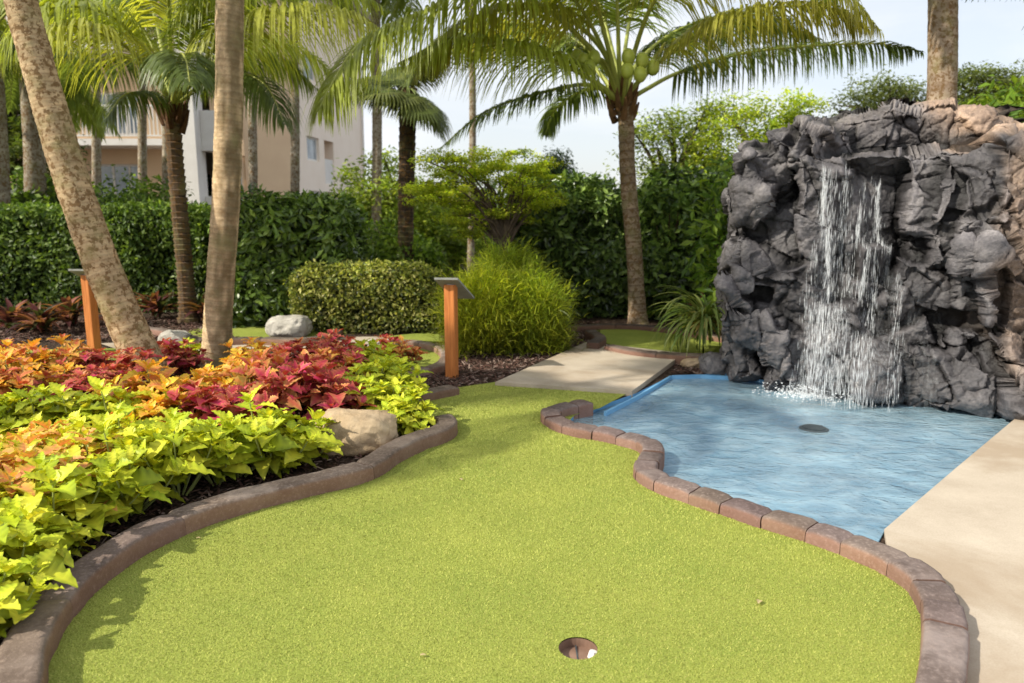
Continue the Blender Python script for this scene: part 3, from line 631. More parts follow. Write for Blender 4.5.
def hedge(name, label, cat, x0, x1, y0, y1, h, n, size, cols, mat='leaf', rag=.1, lump=.12, asp=.5, curve=None, group=None, base=0.0, stems=14):
    root = empty(name, ((x0+x1)/2, (y0+y1)/2, 0), label, cat, group)
    dx, dy = x1-x0, y1-y0
    Af, At, As = dx*h, dx*dy, dy*h; pr = np.array([Af*1.0, At, As*.6, As*.6]); pr /= pr.sum()
    fc_ = rng.choice(4, n, p=pr); u = rng.random(n); v = rng.random(n)**.9; p = np.zeros((n, 3)); nm = np.zeros((n, 3))
    for k, nn in ((0, (0, -1, .2)), (1, (0, -.1, 1)), (2, (-1, 0, .2)), (3, (1, 0, .2))): nm[fc_ == k] = nn
    m = fc_ == 0; p[m] = np.c_[x0+dx*u[m], np.full(m.sum(), y0), base+(h-base)*v[m]]
    m = fc_ == 1; p[m] = np.c_[x0+dx*u[m], y0+dy*v[m], np.full(m.sum(), h)]
    m = fc_ == 2; p[m] = np.c_[np.full(m.sum(), x0), y0+dy*u[m], base+(h-base)*v[m]]
    m = fc_ == 3; p[m] = np.c_[np.full(m.sum(), x1), y0+dy*u[m], base+(h-base)*v[m]]
    nm = unit(nm); lmp = fbm(p, 1.6, int(abs(x0)*10), 3)*lump*1.5+fbm(p, 5, int(abs(x0)*10)+5, 2)*lump*.5
    dep = np.abs(rng.normal(0, rag, n)); p = p+nm*(lmp-dep+rag*.3)[:, None]
    # round the shoulders
    e = np.maximum(0, p[:, 2]-(h-.25)); ex = np.minimum(p[:, 0]-x0, x1-p[:, 0]); p[:, 2] -= np.clip(.18-ex, 0, .4)*.6*(p[:, 2] > h*.5)
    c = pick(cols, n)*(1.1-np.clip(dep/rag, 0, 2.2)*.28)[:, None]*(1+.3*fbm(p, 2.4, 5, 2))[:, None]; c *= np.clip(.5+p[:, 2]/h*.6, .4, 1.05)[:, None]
    mb = MB(); leaves(mb, p, size*rng.uniform(.6, 1.25, n), unit(nm*.8+rng.normal(0, .55, (n, 3))), np.maximum(c, .004), asp)
    mb.build('foliage', M[mat], root)
    mb = MB()
    for k in range(stems):
        x = x0+dx*(k+.5+rng.uniform(-.3, .3))/stems; y = y0+dy*rng.uniform(.3, .7)
        for q in range(3):
            e_ = np.array((x+rng.normal(0, .22), y+rng.normal(0, dy*.25), h*rng.uniform(.7, .92))); mb.tube(smooth_path([(x, y, 0), (x*.5+e_[0]*.5+rng.normal(0, .05), y, h*.4), e_], 6), np.linspace(.02, .005, 6), 5, (.8, .7, .6), False)
    # inner twigs, then inner leaves with shade put into their darker colour
    mb.build('branches', M['bark'], root)
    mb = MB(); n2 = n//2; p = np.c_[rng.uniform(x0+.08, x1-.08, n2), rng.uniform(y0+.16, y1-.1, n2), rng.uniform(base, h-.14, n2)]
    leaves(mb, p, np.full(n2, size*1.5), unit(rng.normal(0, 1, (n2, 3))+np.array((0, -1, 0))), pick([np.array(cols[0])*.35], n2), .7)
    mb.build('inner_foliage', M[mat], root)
    return root
DG = [(.1, .17, .025), (.15, .23, .04), (.065, .12, .022), (.22, .31, .06)]
def X(px, py, Y): return at(px, py, Y)[0]
def Z(py, Y): return at(512, py, Y)[2]
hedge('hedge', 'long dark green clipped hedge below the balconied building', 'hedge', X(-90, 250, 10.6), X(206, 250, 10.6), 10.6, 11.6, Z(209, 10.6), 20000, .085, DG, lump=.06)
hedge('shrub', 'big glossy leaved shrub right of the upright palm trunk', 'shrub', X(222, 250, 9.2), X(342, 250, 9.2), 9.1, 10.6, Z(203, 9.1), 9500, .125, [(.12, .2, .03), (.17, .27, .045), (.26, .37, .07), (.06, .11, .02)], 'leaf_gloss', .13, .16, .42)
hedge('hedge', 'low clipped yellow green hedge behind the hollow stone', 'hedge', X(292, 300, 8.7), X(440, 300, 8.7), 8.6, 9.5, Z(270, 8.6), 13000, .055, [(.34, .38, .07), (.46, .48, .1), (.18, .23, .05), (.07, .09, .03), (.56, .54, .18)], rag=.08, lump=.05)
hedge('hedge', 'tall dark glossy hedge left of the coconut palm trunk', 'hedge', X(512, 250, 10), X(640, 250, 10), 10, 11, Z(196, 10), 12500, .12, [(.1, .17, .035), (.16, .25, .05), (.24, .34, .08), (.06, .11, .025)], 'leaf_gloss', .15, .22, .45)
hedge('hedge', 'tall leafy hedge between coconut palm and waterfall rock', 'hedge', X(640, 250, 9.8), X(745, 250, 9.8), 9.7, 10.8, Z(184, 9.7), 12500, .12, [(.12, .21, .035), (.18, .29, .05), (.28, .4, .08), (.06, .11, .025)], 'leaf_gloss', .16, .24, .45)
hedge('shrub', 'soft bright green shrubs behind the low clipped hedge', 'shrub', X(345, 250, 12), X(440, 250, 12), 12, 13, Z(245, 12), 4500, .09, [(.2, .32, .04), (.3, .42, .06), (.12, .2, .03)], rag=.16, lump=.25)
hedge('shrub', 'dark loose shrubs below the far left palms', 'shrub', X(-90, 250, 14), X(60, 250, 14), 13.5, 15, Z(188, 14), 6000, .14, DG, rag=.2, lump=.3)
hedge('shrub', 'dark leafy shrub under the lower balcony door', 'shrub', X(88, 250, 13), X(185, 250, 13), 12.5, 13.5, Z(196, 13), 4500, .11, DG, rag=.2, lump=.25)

def grassy_bush(name, label, c, r, h, n, cols, droop=1.0, wd=.007, seed=1):
    """fountain of fine arching stems"""
    root = empty(name, c, label, 'shrub'); mb = MB(); ns = 5
    # stems first, then a plume of fine leaves round each stem end
    ncl = 150; a0 = rng.uniform(0, 6.283, ncl); q0 = rng.random(ncl)**.5; hz = rng.random(ncl)**.75*h; env = np.sqrt(np.clip(1-((hz/h-.45)/.62)**2, .05, 1))
    cc0 = np.asarray(c)+np.c_[np.cos(a0)*q0*r*env, np.sin(a0)*q0*r*env, hz]; tn = rng.uniform(.5, 1.35, ncl); ci = rng.integers(0, ncl, n)
    off = rng.normal(0, 1, (n, 3))*np.array((.085, .085, .1)); b = cc0[ci]+off; b[:, 2] = np.maximum(b[:, 2], .03)
    d = unit(np.c_[np.cos(a0[ci])*.8, np.sin(a0[ci])*.8, np.full(n, .75)]+rng.normal(0, .45, (n, 3))); L_ = rng.uniform(.07, .2, n)
    sd = unit(np.cross(d, np.array((0, 0, 1.))+rng.normal(0, .3, (n, 3)))); pts = []; p = b.copy()
    for k in range(ns):
        w_ = wd*(1-k/(ns-.5)); pts += [p-sd*w_, p+sd*w_]; p = p+d*(L_/(ns-1))[:, None]; d = unit(d+np.array((0, 0, -.28*droop)))
    V = np.stack(pts, 1).reshape(-1, 3); f = np.array([(2*k, 2*k+1, 2*k+3, 2*k+2) for k in range(ns-1)]); f = (f[None]+2*ns*np.arange(n)[:, None, None]).reshape(-1, 4)
    hh = np.clip((b[:, 2]-c[2])/h, 0, 1); cc = pick(cols, n, .3)*(.6+.6*hh)[:, None]*tn[ci][:, None]
    mb.add(V, f, np.repeat(cc, 2*ns, 0)); mb.build('foliage', M['leaf'], root)
    mb = MB()
    for k in range(26):
        t = rng.uniform(0, 6.283); q = rng.uniform(.1, .6)*r; mb.tube([c, np.asarray(c)+np.array((math.cos(t)*q*.5, math.sin(t)*q*.5, h*.4)), np.asarray(c)+np.array((math.cos(t)*q, math.sin(t)*q, h*.75))], [.012, .009, .005], 5, (.9, .8, .5), False)
    mb.build('stems', M['bark'], root)
for px, py, r_, h_, lb, cl in ((482, 352, .36, .68, 'feathery yellow green bush just right of the orange sign post', [(.5, .55, .04), (.62, .62, .06), (.32, .4, .04)]),
                           (530, 350, .36, .66, 'feathery green bush beside the back of the concrete slab', [(.36, .44, .04), (.5, .54, .05), (.24, .33, .035)]),
                           (507, 338, .36, .84, 'tall feathery bush behind the two lower feathery bushes', [(.36, .44, .04), (.5, .54, .05), (.22, .31, .035)])):
    grassy_bush('fine_leaved_bush', lb, G(px, py), r_, h_, 17000, cl, 1.0, .0045)

# ------------------------------------------------------------------ palms
LEAFG = [(.09, .15, .02), (.14, .2, .025), (.06, .11, .02)]
def frond_mesh(path, nl=46, ll=.55, col=(.1, .17, .02), tip=None, droop=1.0, w0=.022, seed=0, rr=.022, start=.22):
    nl = int(nl*1.75); droop = droop*1.35; w0 = w0*1.15; pr = smooth_path(path, 40); mbl = MB(); mbr = MB(); mbr.tube(pr[:39], np.linspace(rr, .004, 39), 6, np.array([np.array((.4, .44, .1))*(1-t)+np.array((.36, .38, .09))*t for t in np.linspace(0, 1, 39)]))
    T = unit(np.gradient(pr, axis=0)); ts = np.linspace(start, .995, nl); n = nl; ns = 5
    for side in (-1, 1):
        t = ts+rng.uniform(-.006, .006, n); t = np.clip(t, 0, .999); iu = t*39
        P0 = np.c_[[np.interp(iu, np.arange(40), pr[:, k]) for k in range(3)]].T; Tt = unit(np.c_[[np.interp(iu, np.arange(40), T[:, k]) for k in range(3)]].T)
        sd = unit(np.cross(Tt, np.array((0, 0, 1.))))*side
        u = (t-start)/(1-start); Lf = ll*(np.sin(np.clip(.12+u*.95, 0, 1)**.75*math.pi)**.6*.85+.2)*rng.uniform(.85, 1.12, n)
        fw = .35+.7*u; d = unit(sd*1.0+Tt*fw[:, None]+np.array((0, 0, .12))+rng.normal(0, .07, (n, 3)))
        wdir = unit(Tt-(Tt*d).sum(1)[:, None]*d); p = P0; cols = []
        pts = []; dr = droop*rng.uniform(.7, 1.35, n)
        for k in range(ns):
            w_ = w0*np.array([.55, 1, .85, .55, .06])[k]*rng.uniform(.9, 1.1, n)
            pts += [p-wdir*w_[:, None]/2, p+wdir*w_[:, None]/2]; p = p+d*(Lf/(ns-1))[:, None]; d = unit(d+np.array((0, 0, -1.))*(.36*dr)[:, None]); 
            wdir = unit(wdir-(wdir*d).sum(1)[:, None]*d)
        V = np.stack(pts, 1).reshape(-1, 3); f = np.array([(2*k, 2*k+1, 2*k+3, 2*k+2) for k in range(ns-1)]); f = (f[None]+2*ns*np.arange(n)[:, None, None]).reshape(-1, 4)
        c = np.array(col)[None]*(1+rng.uniform(-.25, .25, (n, 1))); cf = np.repeat(c[:, None], 2*ns, 1)
        tc_ = np.array(tip if tip else np.array(col)*1.3); g = np.repeat(np.linspace(0, 1, ns), 2)[None, :, None]**1.6; cf = cf*(1-g)+tc_*g
        mbl.add(V, f, cf.reshape(-1, 3))
    return mbl, mbr
def add_frond(root, path, **k):
    a_, b_ = frond_mesh(path, **k)
    fr = b_.build('frond', M['rachis'], root, smooth=True); a_.build('leaflets', M['frond'], fr); return fr
def arc(c, azd, el, L_, bend, n=6):
    p = np.array(c, float); out = [p.copy()]; a = R(azd); e = R(el)
    for k in range(n):
        p = p+np.array((math.cos(a)*math.cos(e), math.sin(a)*math.cos(e), math.sin(e)))*L_/n; e -= R(bend)/n; out.append(p.copy())
    return out
def trunk(root, pts, r0, r1, ringgap=.07, ringamp=.05, cols=((.42, .33, .22), (.26, .19, .12)), flare=1.35, nseg=24, step=.012, streak=None):
    P3 = smooth_path(pts, 60); d = np.r_[0, np.cumsum(np.linalg.norm(np.diff(P3, axis=0), axis=1))]; Lt = d[-1]; K = int(Lt/step)
    s_ = np.linspace(0, Lt, K); p = np.c_[[np.interp(s_, d, P3[:, k]) for k in range(3)]].T
    u = s_/Lt; r = r0+(r1-r0)*u+(flare-1)*r0*np.exp(-s_/.16)
    ph = np.cumsum(np.full(K, step/ringgap)*(1+.25*vn(np.c_[s_*0, s_*0, s_], 4, 3))); fr = ph-np.floor(ph); r2 = r*(1+ringamp*(fr-.5))
    nz_ = 1+.035*np.array([vn(np.c_[np.cos(np.arange(nseg)/nseg*6.283)*2+k0*0, np.sin(np.arange(nseg)/nseg*6.283)*2, np.full(nseg, q*6)], 1.0, 8) for k0, q in enumerate(s_)])
    rr = r2[:, None]*nz_
    cn = fr**2; tone = (1+.16*vn(np.c_[s_, s_*0, s_*0], 12, 2))[:, None]; c = (np.array(cols[0])[None]*(1-.25*cn[:, None])*tone); dk = (fr < .16)[:, None]; c = np.where(dk, np.array(cols[1])[None]*tone, c)
    if streak:
        c = np.repeat(c, nseg, 0); th = np.tile(np.arange(nseg), K)/nseg*2*math.pi; kk = np.repeat(s_, nseg)
        P_ = np.c_[np.cos(th), np.sin(th), kk*2.2]; m_ = np.clip((np.cos(th-streak)-.62+.35*vn(P_, 3, 4))*3, 0, 1)[:, None]*.7; c = c*(1-m_)+np.array((.085, .07, .03))*m_
    mb = MB(); mb.tube(p, rr, nseg, c, not streak); return mb.build('trunk', M['trunk_smooth' if streak else 'trunk'], root, smooth=False if ringamp > .1 else True), p

# the two big trunks in the coleus bed; crowns stand above the frame
STREAK = 4.0
def big_palm(label, pts, r0, r1, az0, nf=15, L_=2.9, mossy=False):
    b = pts[0]; root = empty('coconut_palm', b, label, 'palm tree')
    trunk(root, pts, r0, r1, .05, .035, ((.72, .54, .33), (.5, .36, .21)) if mossy else ((.56, .42, .25), (.36, .25, .14)), 1.25, streak=STREAK if mossy else None)
    c = np.array(pts[-1])
    for k in range(nf):
        el = (62, 35, 8, -18)[k % 4]+random.uniform(-8, 8)
        add_frond(root, arc(c+np.array((0, 0, .05)), az0+k*137.5, el, L_*random.uniform(.85, 1.1), 75), nl=44, ll=.6, col=random.choice(LEAFG), droop=1.1)
b = G(152, 380); p1 = [b, at(112, 290, b[1]+.02), at(75, 190, b[1]+.05), at(45, 90, b[1]+.1), at(21, 0, b[1]+.15), at(-2, -110, b[1]+.1), at(-40, -250, b[1]+.1)]
big_palm('coconut palm with spotted trunk leaning left out of the coleus', p1, .15, .105, 200, 9, 2.1)
big_palm('coconut palm beyond the left edge whose fronds shade the green', [np.array((-7.9, 2.0, 0)), np.array((-7.8, 2.1, 3)), np.array((-7.7, 2.2, 7.2))], .11, .09, 40, 12, 2.7)  # out-of-view palm inferred from frond shadows, added to shade the green
b = G(216, 366); p2 = [b, at(219, 300, b[1]), at(226, 200, b[1]), at(229, 100, b[1]), at(230, 0, b[1]), at(233, -120, b[1]), at(240, -330, b[1])]
big_palm('upright coconut palm with smooth ringed trunk and mossy dark streak', p2, .125, .11, 75, 8, 2.1, True)

# central coconut palm with green nuts
b = G(638, 327); Y5 = b[1]; root = empty('coconut_palm', b, 'coconut palm with green coconuts in front of the tall hedge', 'palm tree')
trunk(root, [b, at(634, 250, Y5), at(628, 180, Y5), at(626, 125, Y5), at(624, 100, Y5)], .1, .095, .085, .06, ((.4, .3, .21), (.2, .14, .1)), 1.5)
hub = at(622, 104, Y5)
def D(px, py, dy): return at(px, py, Y5+dy)
B1, B2, B3, B4 = (.3, .35, .045), (.21, .27, .045), (.13, .18, .045), (.46, .48, .09)
FR = [([hub, D(590, 85, -.1), D(540, 93, -.3), D(485, 112, -.5), D(440, 148, -.6)], .42, B3, .8),
      ([hub, D(598, 84, -.3), D(565, 66, -.7), D(515, 48, -1.1), D(455, 40, -1.5), D(400, 62, -1.8)], .75, B1, 1.3),
      ([hub, D(600, 60, -.3), D(545, 8, -.8), D(480, -12, -1.3), D(420, 14, -1.6), D(362, 42, -1.9), D(333, 82, -2.1), D(318, 112, -2.2)], .8, B1, 1.4),
      ([hub, D(608, 60, -.3), D(575, 0, -.6), D(520, -50, -1), D(440, -60, -1.5), D(380, -20, -1.9)], .7, B4, 1.3),
      ([hub, D(619, 60, -.2), D(617, 0, -.4), D(612, -70, -.8), D(590, -120, -1.4), D(570, -110, -1.9)], .6, B2, 1.2),
      ([hub, D(632, 60, -.2), D(655, 0, -.7), D(700, -40, -1.2), D(765, -45, -1.7), D(835, -18, -2.1), D(880, 30, -2.3)], .8, B4, 1.5),
      ([hub, D(640, 80, -.1), D(672, 52, -.5), D(720, 22, -1), D(770, 8, -1.4), D(830, 8, -1.7), D(868, 28, -1.8)], .62, B4, 1.5),
      ([hub, D(645, 90, 0), D(680, 72, .1), D(740, 54, .2), D(810, 46, .3), D(880, 44, .3), D(922, 52, .3)], .55, B3, 1.5),
      ([hub, D(640, 80, .2), D(670, 40, .7), D(720, 20, 1.2), D(780, 30, 1.6)], .6, B2, 1.2),
      ([hub, D(605, 80, .2), D(570, 45, .7), D(520, 30, 1.3), D(470, 60, 1.8)], .6, B2, 1.2),
      ([hub, D(625, 50, .3), D(640, -20, .9), D(670, -60, 1.6), D(720, -40, 2.2)], .6, B2, 1.1),
      ([hub, D(612, 50, .3), D(590, -20, .9), D(555, -50, 1.6), D(520, -20, 2.2)], .6, B3, 1.1),
      ([hub, D(602, 50, -.2), D(560, 15, -.5), D(500, 10, -.8), D(450, 30, -1.1), D(420, 70, -1.3)], .75, B4, 1.5),
      ([hub, D(600, 60, .4), D(550, 30, .9), D(480, 25, 1.4), D(410, 60, 1.8)], .75, B2, 1.5),
      ([hub, D(640, 60, .3), D(690, 25, .7), D(760, 15, 1.0), D(820, 40, 1.2)], .75, B3, 1.5),
      ([hub, D(606, 40, -.5), D(585, -30, -1.0), D(540, -70, -1.6), D(480, -60, -2.2), D(430, -10, -2.5)], .8, B1, 1.5),
      ([hub, D(606, 88, .2), D(580, 92, .5), D(555, 110, .7), D(545, 135, .8)], .4, B3, 1.0)]
for pth, ll, c_, dr in FR:
    Lp = sum(np.linalg.norm(pth[i+1]-pth[i]) for i in range(len(pth)-1))
    add_frond(root, pth, nl=int(24+Lp*16), ll=ll*1.2, start=.32, col=c_, droop=dr, tip=(.3, .27, .04) if c_ == B4 else None, rr=.035)
# old leaf bases round the crown shaft
mb = MB()
for k in range(16):
    a_ = k*2.4; d = np.array((math.cos(a_), math.sin(a_), 0)); p = hub+np.array((0, 0, -.22+.02*k))
    mb.tube([p+d*.09, p+d*.15+np.array((0, 0, .1)), p+d*.2+np.array((0, 0, .24))], [.045, .035, .012], 6, (1.5, 1.1, .7))
mb.build('leaf_bases', M['bark'], root)
def nut(c, r=.07):
    bm = bmesh.new(); bmesh.ops.create_icosphere(bm, subdivisions=3, radius=1); p = np.array([v.co[:] for v in bm.verts]); f = np.array([[v.index for v in q.verts] for q in bm.faces]); bm.free()
    p *= np.array((1, 1, 1.2))*(1-.06*p[:, 2:3]); th = np.arctan2(p[:, 1], p[:, 0]); p *= (1+.035*np.cos(3*th))[:, None]
    mb = MB(); mb.add(p*r+np.asarray(c), f); return mb.build('coconut', M['nut'], root, smooth=True)
for px, py, dy in ((628, 56, -1.0), (642, 60, -.98), (627, 70, -1.0), (640, 74, -1.02), (653, 67, -.9), (594, 57, -.6), (583, 60, -.6), (589, 67, -.66), (577, 56, -.5)): nut(D(px, py, dy))
mb = MB()
for px, py, dy in ((634, 62, -.7), (588, 60, -.58)): mb.tube(smooth_path([hub+np.array((0, -.05, -.05)), D(px*.5+311, 62, dy*.6), D(px, py, dy)], 8), np.linspace(.025, .01, 8), 6, (.34, .36, .08))
mb.build('fruit_stalk', M['rachis'], root)

# background coconut palm on the left
b = G(189, 322); Y3 = b[1]; root = empty('coconut_palm', b, 'coconut palm with rough ringed trunk in front of the long dark hedge', 'palm tree')
trunk(root, [b, at(184, 260, Y3), at(177, 180, Y3), at(173, 130, Y3), at(172, 112, Y3)], .105, .1, .075, .2, ((.17, .12, .08), (.06, .04, .03)), 1.4, 14)
hub = at(172, 108, Y3)
def D(px, py, dy): return at(px, py, Y3+dy)
FR = [([hub, D(150, 60, -.4), D(110, 15, -.9), D(50, 8, -1.4), D(5, 40, -1.7), D(-20, 90, -1.8)], .75, B1, 1.3),
      ([hub, D(160, 40, .2), D(140, -20, .5), D(90, -50, .9), D(30, -30, 1.3)], .7, B2, 1.2),
      ([hub, D(170, 40, -.3), D(166, -20, -.8), D(150, -60, -1.5), D(120, -60, -2.2)], .7, B4, 1.4),
      ([hub, D(185, 60, -.3), D(205, 10, -.6), D(250, -20, -.9), D(310, 0, -1.2)], .7, B2, 1.3),
      ([hub, D(195, 80, .2), D(225, 55, .5), D(270, 40, .8), D(320, 62, 1), D(345, 100, 1.1)], .8, B1, 1.5),
      ([hub, D(198, 88, -.3), D(230, 72, -.6), D(265, 85, -.9), D(285, 125, -1)], .7, B3, 1.5),
      ([hub, D(155, 75, .5), D(120, 55, 1.1), D(75, 70, 1.7), D(50, 105, 2)], .7, B3, 1.4),
      ([hub, D(176, 80, -.6), D(180, 55, -1.2), D(186, 60, -1.8), D(190, 85, -2.2)], .6, B3, 1.2),
      ([hub, D(150, 95, -.4), D(125, 95, -.8), D(105, 120, -1)], .5, B3, 1.2),
      ([hub, D(190, 50, .3), D(200, 0, .8), D(225, -40, 1.3), D(270, -50, 1.8)], .7, B2, 1.2),
      ([hub, D(196, 70, -.4), D(235, 30, -.8), D(290, 12, -1.1), D(350, 14, -1.3), D(395, 40, -1.4)], .85, B4, 1.7),
      ([hub, D(196, 80, .3), D(230, 60, .8), D(280, 60, 1.2), D(318, 90, 1.4)], .75, B2, 1.7),
      ([hub, D(190, 50, -.2), D(215, 0, -.5), D(265, -30, -.8), D(330, -25, -1.0), D(380, 5, -1.1)], .9, B1, 1.6),
      ([hub, D(150, 70, -.5), D(115, 40, -1.1), D(60, 25, -1.6), D(20, 50, -1.9)], .85, B4, 1.6),
      ([hub, D(155, 50, .3), D(120, 10, .7), D(70, 0, 1.0), D(25, 20, 1.2)], .85, B1, 1.6)]
for pth, ll, c_, dr in FR:
    Lp = sum(np.linalg.norm(pth[i+1]-pth[i]) for i in range(len(pth)-1))
    add_frond(root, pth, nl=int(24+Lp*14), ll=ll*1.1, start=.28, col=c_, droop=dr, rr=.032)
mb = MB()
for k in range(14):
    a_ = k*2.4; d = np.array((math.cos(a_), math.sin(a_), 0)); p = hub+np.array((0, 0, -.3+.025*k))
    mb.tube([p+d*.09, p+d*.15+np.array((0, 0, .12)), p+d*.21+np.array((0, 0, .28))], [.05, .035, .012], 6, (.9, .6, .4))
mb.build('leaf_bases', M['bark'], root)

# a library of shared fronds for distant palms
LIB = []
for k, (el, bd, L_, cl) in enumerate(((55, 85, 2.6, B2), (30, 85, 2.7, B1), (5, 70, 2.6, B3), (-20, 50, 2.3, B2))):
    a_, b_ = frond_mesh(arc((0, 0, 0), 0, el, L_, bd), nl=34, ll=.62, col=cl, droop=1.4, w0=.032)
    LIB.append((b_.mesh('frond', M['rachis'], True), a_.mesh('leaflets', M['frond'])))
def far_palm(label, px, pyb, pyt, Y, r, hcrown=None, nf=14, scale=1.0, cols=((.4, .35, .28), (.26, .22, .18)), pxt=None, group='slender palms standing before the building'):
    b = at(px, pyb, Y); b[2] = 0; t = at(pxt if pxt is not None else px, pyt, Y)
    root = empty('palm', b, label, 'palm tree', group)
    trunk(root, [b, (b+t)/2+np.array((.05, 0, 0)), t], r, r*.85, .12, .03, cols, 1.2, 10, .05)
    for k in range(nf):
        m = LIB[k % 4]; fr = bpy.data.objects.new('frond', m[0]); C.objects.link(fr); fr.parent = root; fr.location = [float(q) for q in (t-b)]
        fr.rotation_euler = (0, 0, R(k*137.5+px)); fr.scale = (scale,)*3
        lf = bpy.data.objects.new('leaflets', m[1]); C.objects.link(lf); lf.parent = fr
for a_ in (('slender grey palm rising past the lower balcony door', 137, 215, -90, 17, .1), ('slender palm at the right side of the left bay', 161, 215, -110, 16, .09), ('slender palm crossing the upper balcony railing at left', 91, 215, -70, 18, .11),
           ('slim palm trunk against the tan wall by the upright palm', 250, 215, -110, 15, .09, None, 14, 1.0, ((.4, .35, .28), (.26, .22, .18)), 244), ('slim palm trunk against the tan wall near the corner', 291, 215, -60, 16, .1),
           ('tall thin palm in the sky gap right of the white wall', 374, 235, -60, 16, .11), ('dark palm among shrubs at the far left edge', 28, 215, 40, 14, .2), ('thin palm half lost in fronds at the left border', -8, 215, 30, 12, .14)):
    far_palm(*a_)
far_palm('tall thin pale palm trunk rising out of the yellow green tree', 470, 250, -70, 15, .075)
far_palm('stout palm trunk rising behind the top of the waterfall rock', 942, 250, -190, 8.6, .165, None, 14, 1.1, ((.4, .31, .23), (.28, .2, .14)), None, None)

# fan palms
def fan_palm(label, b, t, r, n, L_=.75, cols=((.08, .14, .03), (.13, .19, .04)), elmin=-45, elmax=70):
    root = empty('fan_palm', b, label, 'palm tree'); trunk(root, [b, (b+t)/2, t], r, r*1.15, .09, .12, ((.1, .075, .055), (.045, .03, .025)), 1.2, 12, .02)
    for k in range(n):
        az = k*2.399; el = R(elmin+(elmax-elmin)*((k*.618) % 1)); d = np.array((math.cos(az)*math.cos(el), math.sin(az)*math.cos(el), math.sin(el))); pl = rng.uniform(.5, .9)*L_
        e = t+d*pl; e[2] -= .05; mb = MB(); mb.tube(smooth_path([t, t+d*pl*.5+np.array((0, 0, .04)), e], 6), np.linspace(.014, .007, 6), 5, (.16, .2, .05)); fr = mb.build('frond', M['rachis'], root)
        sd = unit(np.cross(d, np.array((0, 0, 1.)))); up = np.cross(sd, d); mb = MB(); ns = 34
        for q in range(ns):
            th = (q/(ns-1)-.5)*R(230); dd = d*math.cos(th)+sd*math.sin(th); dd = unit(dd-up*.15); ln = L_*(1-.25*abs(q/(ns-1)-.5)*2)*rng.uniform(.9, 1.05); wv_ = unit(np.cross(dd, up))*.018
            p0 = e; pts = [p0-wv_*.3, p0+wv_*.3]; p = p0+dd*ln*.55; pts += [p-wv_, p+wv_]; dd2 = unit(dd+np.array((0, 0, -.5))); p = p+dd2*ln*.25; pts += [p-wv_*.6, p+wv_*.6]; p = p+unit(dd2+np.array((0, 0, -.9)))*ln*.22; pts += [p-wv_*.1, p+wv_*.1]
            c = np.array(cols[k % 2])*rng.uniform(.75, 1.25); mb.add(np.array(pts), [(0, 1, 3, 2), (2, 3, 5, 4), (4, 5, 7, 6)], c)
        mb.build('blade', M['frond'], fr)
b = at(404, 275, 12.0); b[2] = 0; fan_palm('dark trunked fan palm standing right of the white building', b, at(408, 88, 12.0), .12, 34, .68, ((.13, .17, .04), (.2, .23, .06)))
b = at(1060, 250, 9); b[2] = 0; fan_palm('fan palm with leaves hanging into the top right corner', b, at(1045, -30, 9), .14, 26, .8)

# ------------------------------------------------------------------ broadleaf trees
def tree(name, label, base, hub, lobes, ncl, nper, size, cols, clr=.28, flat=.5, tr=.09, group=None, asp=.4, mat='leaf', limbs=26, barkc=(1, 1, 1)):
    base = np.asarray(base, float); hub = np.asarray(hub, float); root = empty(name, base, label, 'tree', group)
    w = np.array([l[1][0]*l[1][1]*l[1][2] for l in lobes])**.66; w /= w.sum(); cen = []
    for k in range(ncl):
        c, r = lobes[rng.choice(len(lobes), p=w)]; u = rng.normal(size=3); u /= np.linalg.norm(u); q = rng.random()**.4; cen.append(np.asarray(c)+u*np.asarray(r)*q)
    cen = np.array(cen); ext = cen.mean(0); sp = cen.std(0)+1e-6
    pos = []; col = []; tone = rng.uniform(.55, 1.3, ncl)
    n = ncl*nper; off = rng.normal(size=(n, 3)); off = unit(off)*(rng.random((n, 1))**.5); off *= np.array((clr, clr, clr*flat))
    p = np.repeat(cen, nper, 0)*1.0+off*np.repeat(rng.uniform(.6, 1.4, ncl), nper)[:, None]
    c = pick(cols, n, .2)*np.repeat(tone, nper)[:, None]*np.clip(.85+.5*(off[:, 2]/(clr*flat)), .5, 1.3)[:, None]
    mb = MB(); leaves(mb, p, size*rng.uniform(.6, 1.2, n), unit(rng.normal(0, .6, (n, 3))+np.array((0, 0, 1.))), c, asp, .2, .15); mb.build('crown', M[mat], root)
    mb = MB(); mb.tube(smooth_path([base, (base+hub)/2+np.array((rng.normal(0, .06), 0, 0)), hub], 8), np.linspace(tr, tr*.7, 8), 9, barkc)
    for k in rng.choice(ncl, min(limbs, ncl), replace=False):
        e = cen[k]; m = hub+(e-hub)*.45+np.array((0, 0, .12*np.linalg.norm(e-hub)))+rng.normal(0, .07, 3); mb.tube(smooth_path([hub-np.array((0, 0, rng.random()*.2)), m, e], 8), np.linspace(tr*.5, .006, 8), 6, barkc, False)
    mb.build('trunk', M['bark'], root)
    return root
YG = [(.56, .7, .05), (.72, .8, .06), (.38, .52, .04), (.8, .82, .08)]
def lob(px, py, Y, rx, ry, rz): return (at(px, py, Y), (rx, ry, rz))
b = at(508, 330, 9.0); b[2] = 0
tree('flame_tree', 'yellow green feathery tree left of the coconut palm', b, at(505, 235, 9.4), [lob(455, 195, 9.4, .75, .7, .22), lob(500, 165, 9.6, .8, .7, .22), lob(445, 165, 9.4, .4, .5, .15), lob(530, 190, 9.4, .45, .6, .3), lob(480, 222, 9.6, .7, .6, .22), lob(430, 188, 9.5, .35, .4, .1)], 230, 130, .045, YG, .17, .3, .045, limbs=45)
MG = [(.24, .33, .05), (.34, .43, .06), (.16, .24, .04), (.42, .5, .08)]
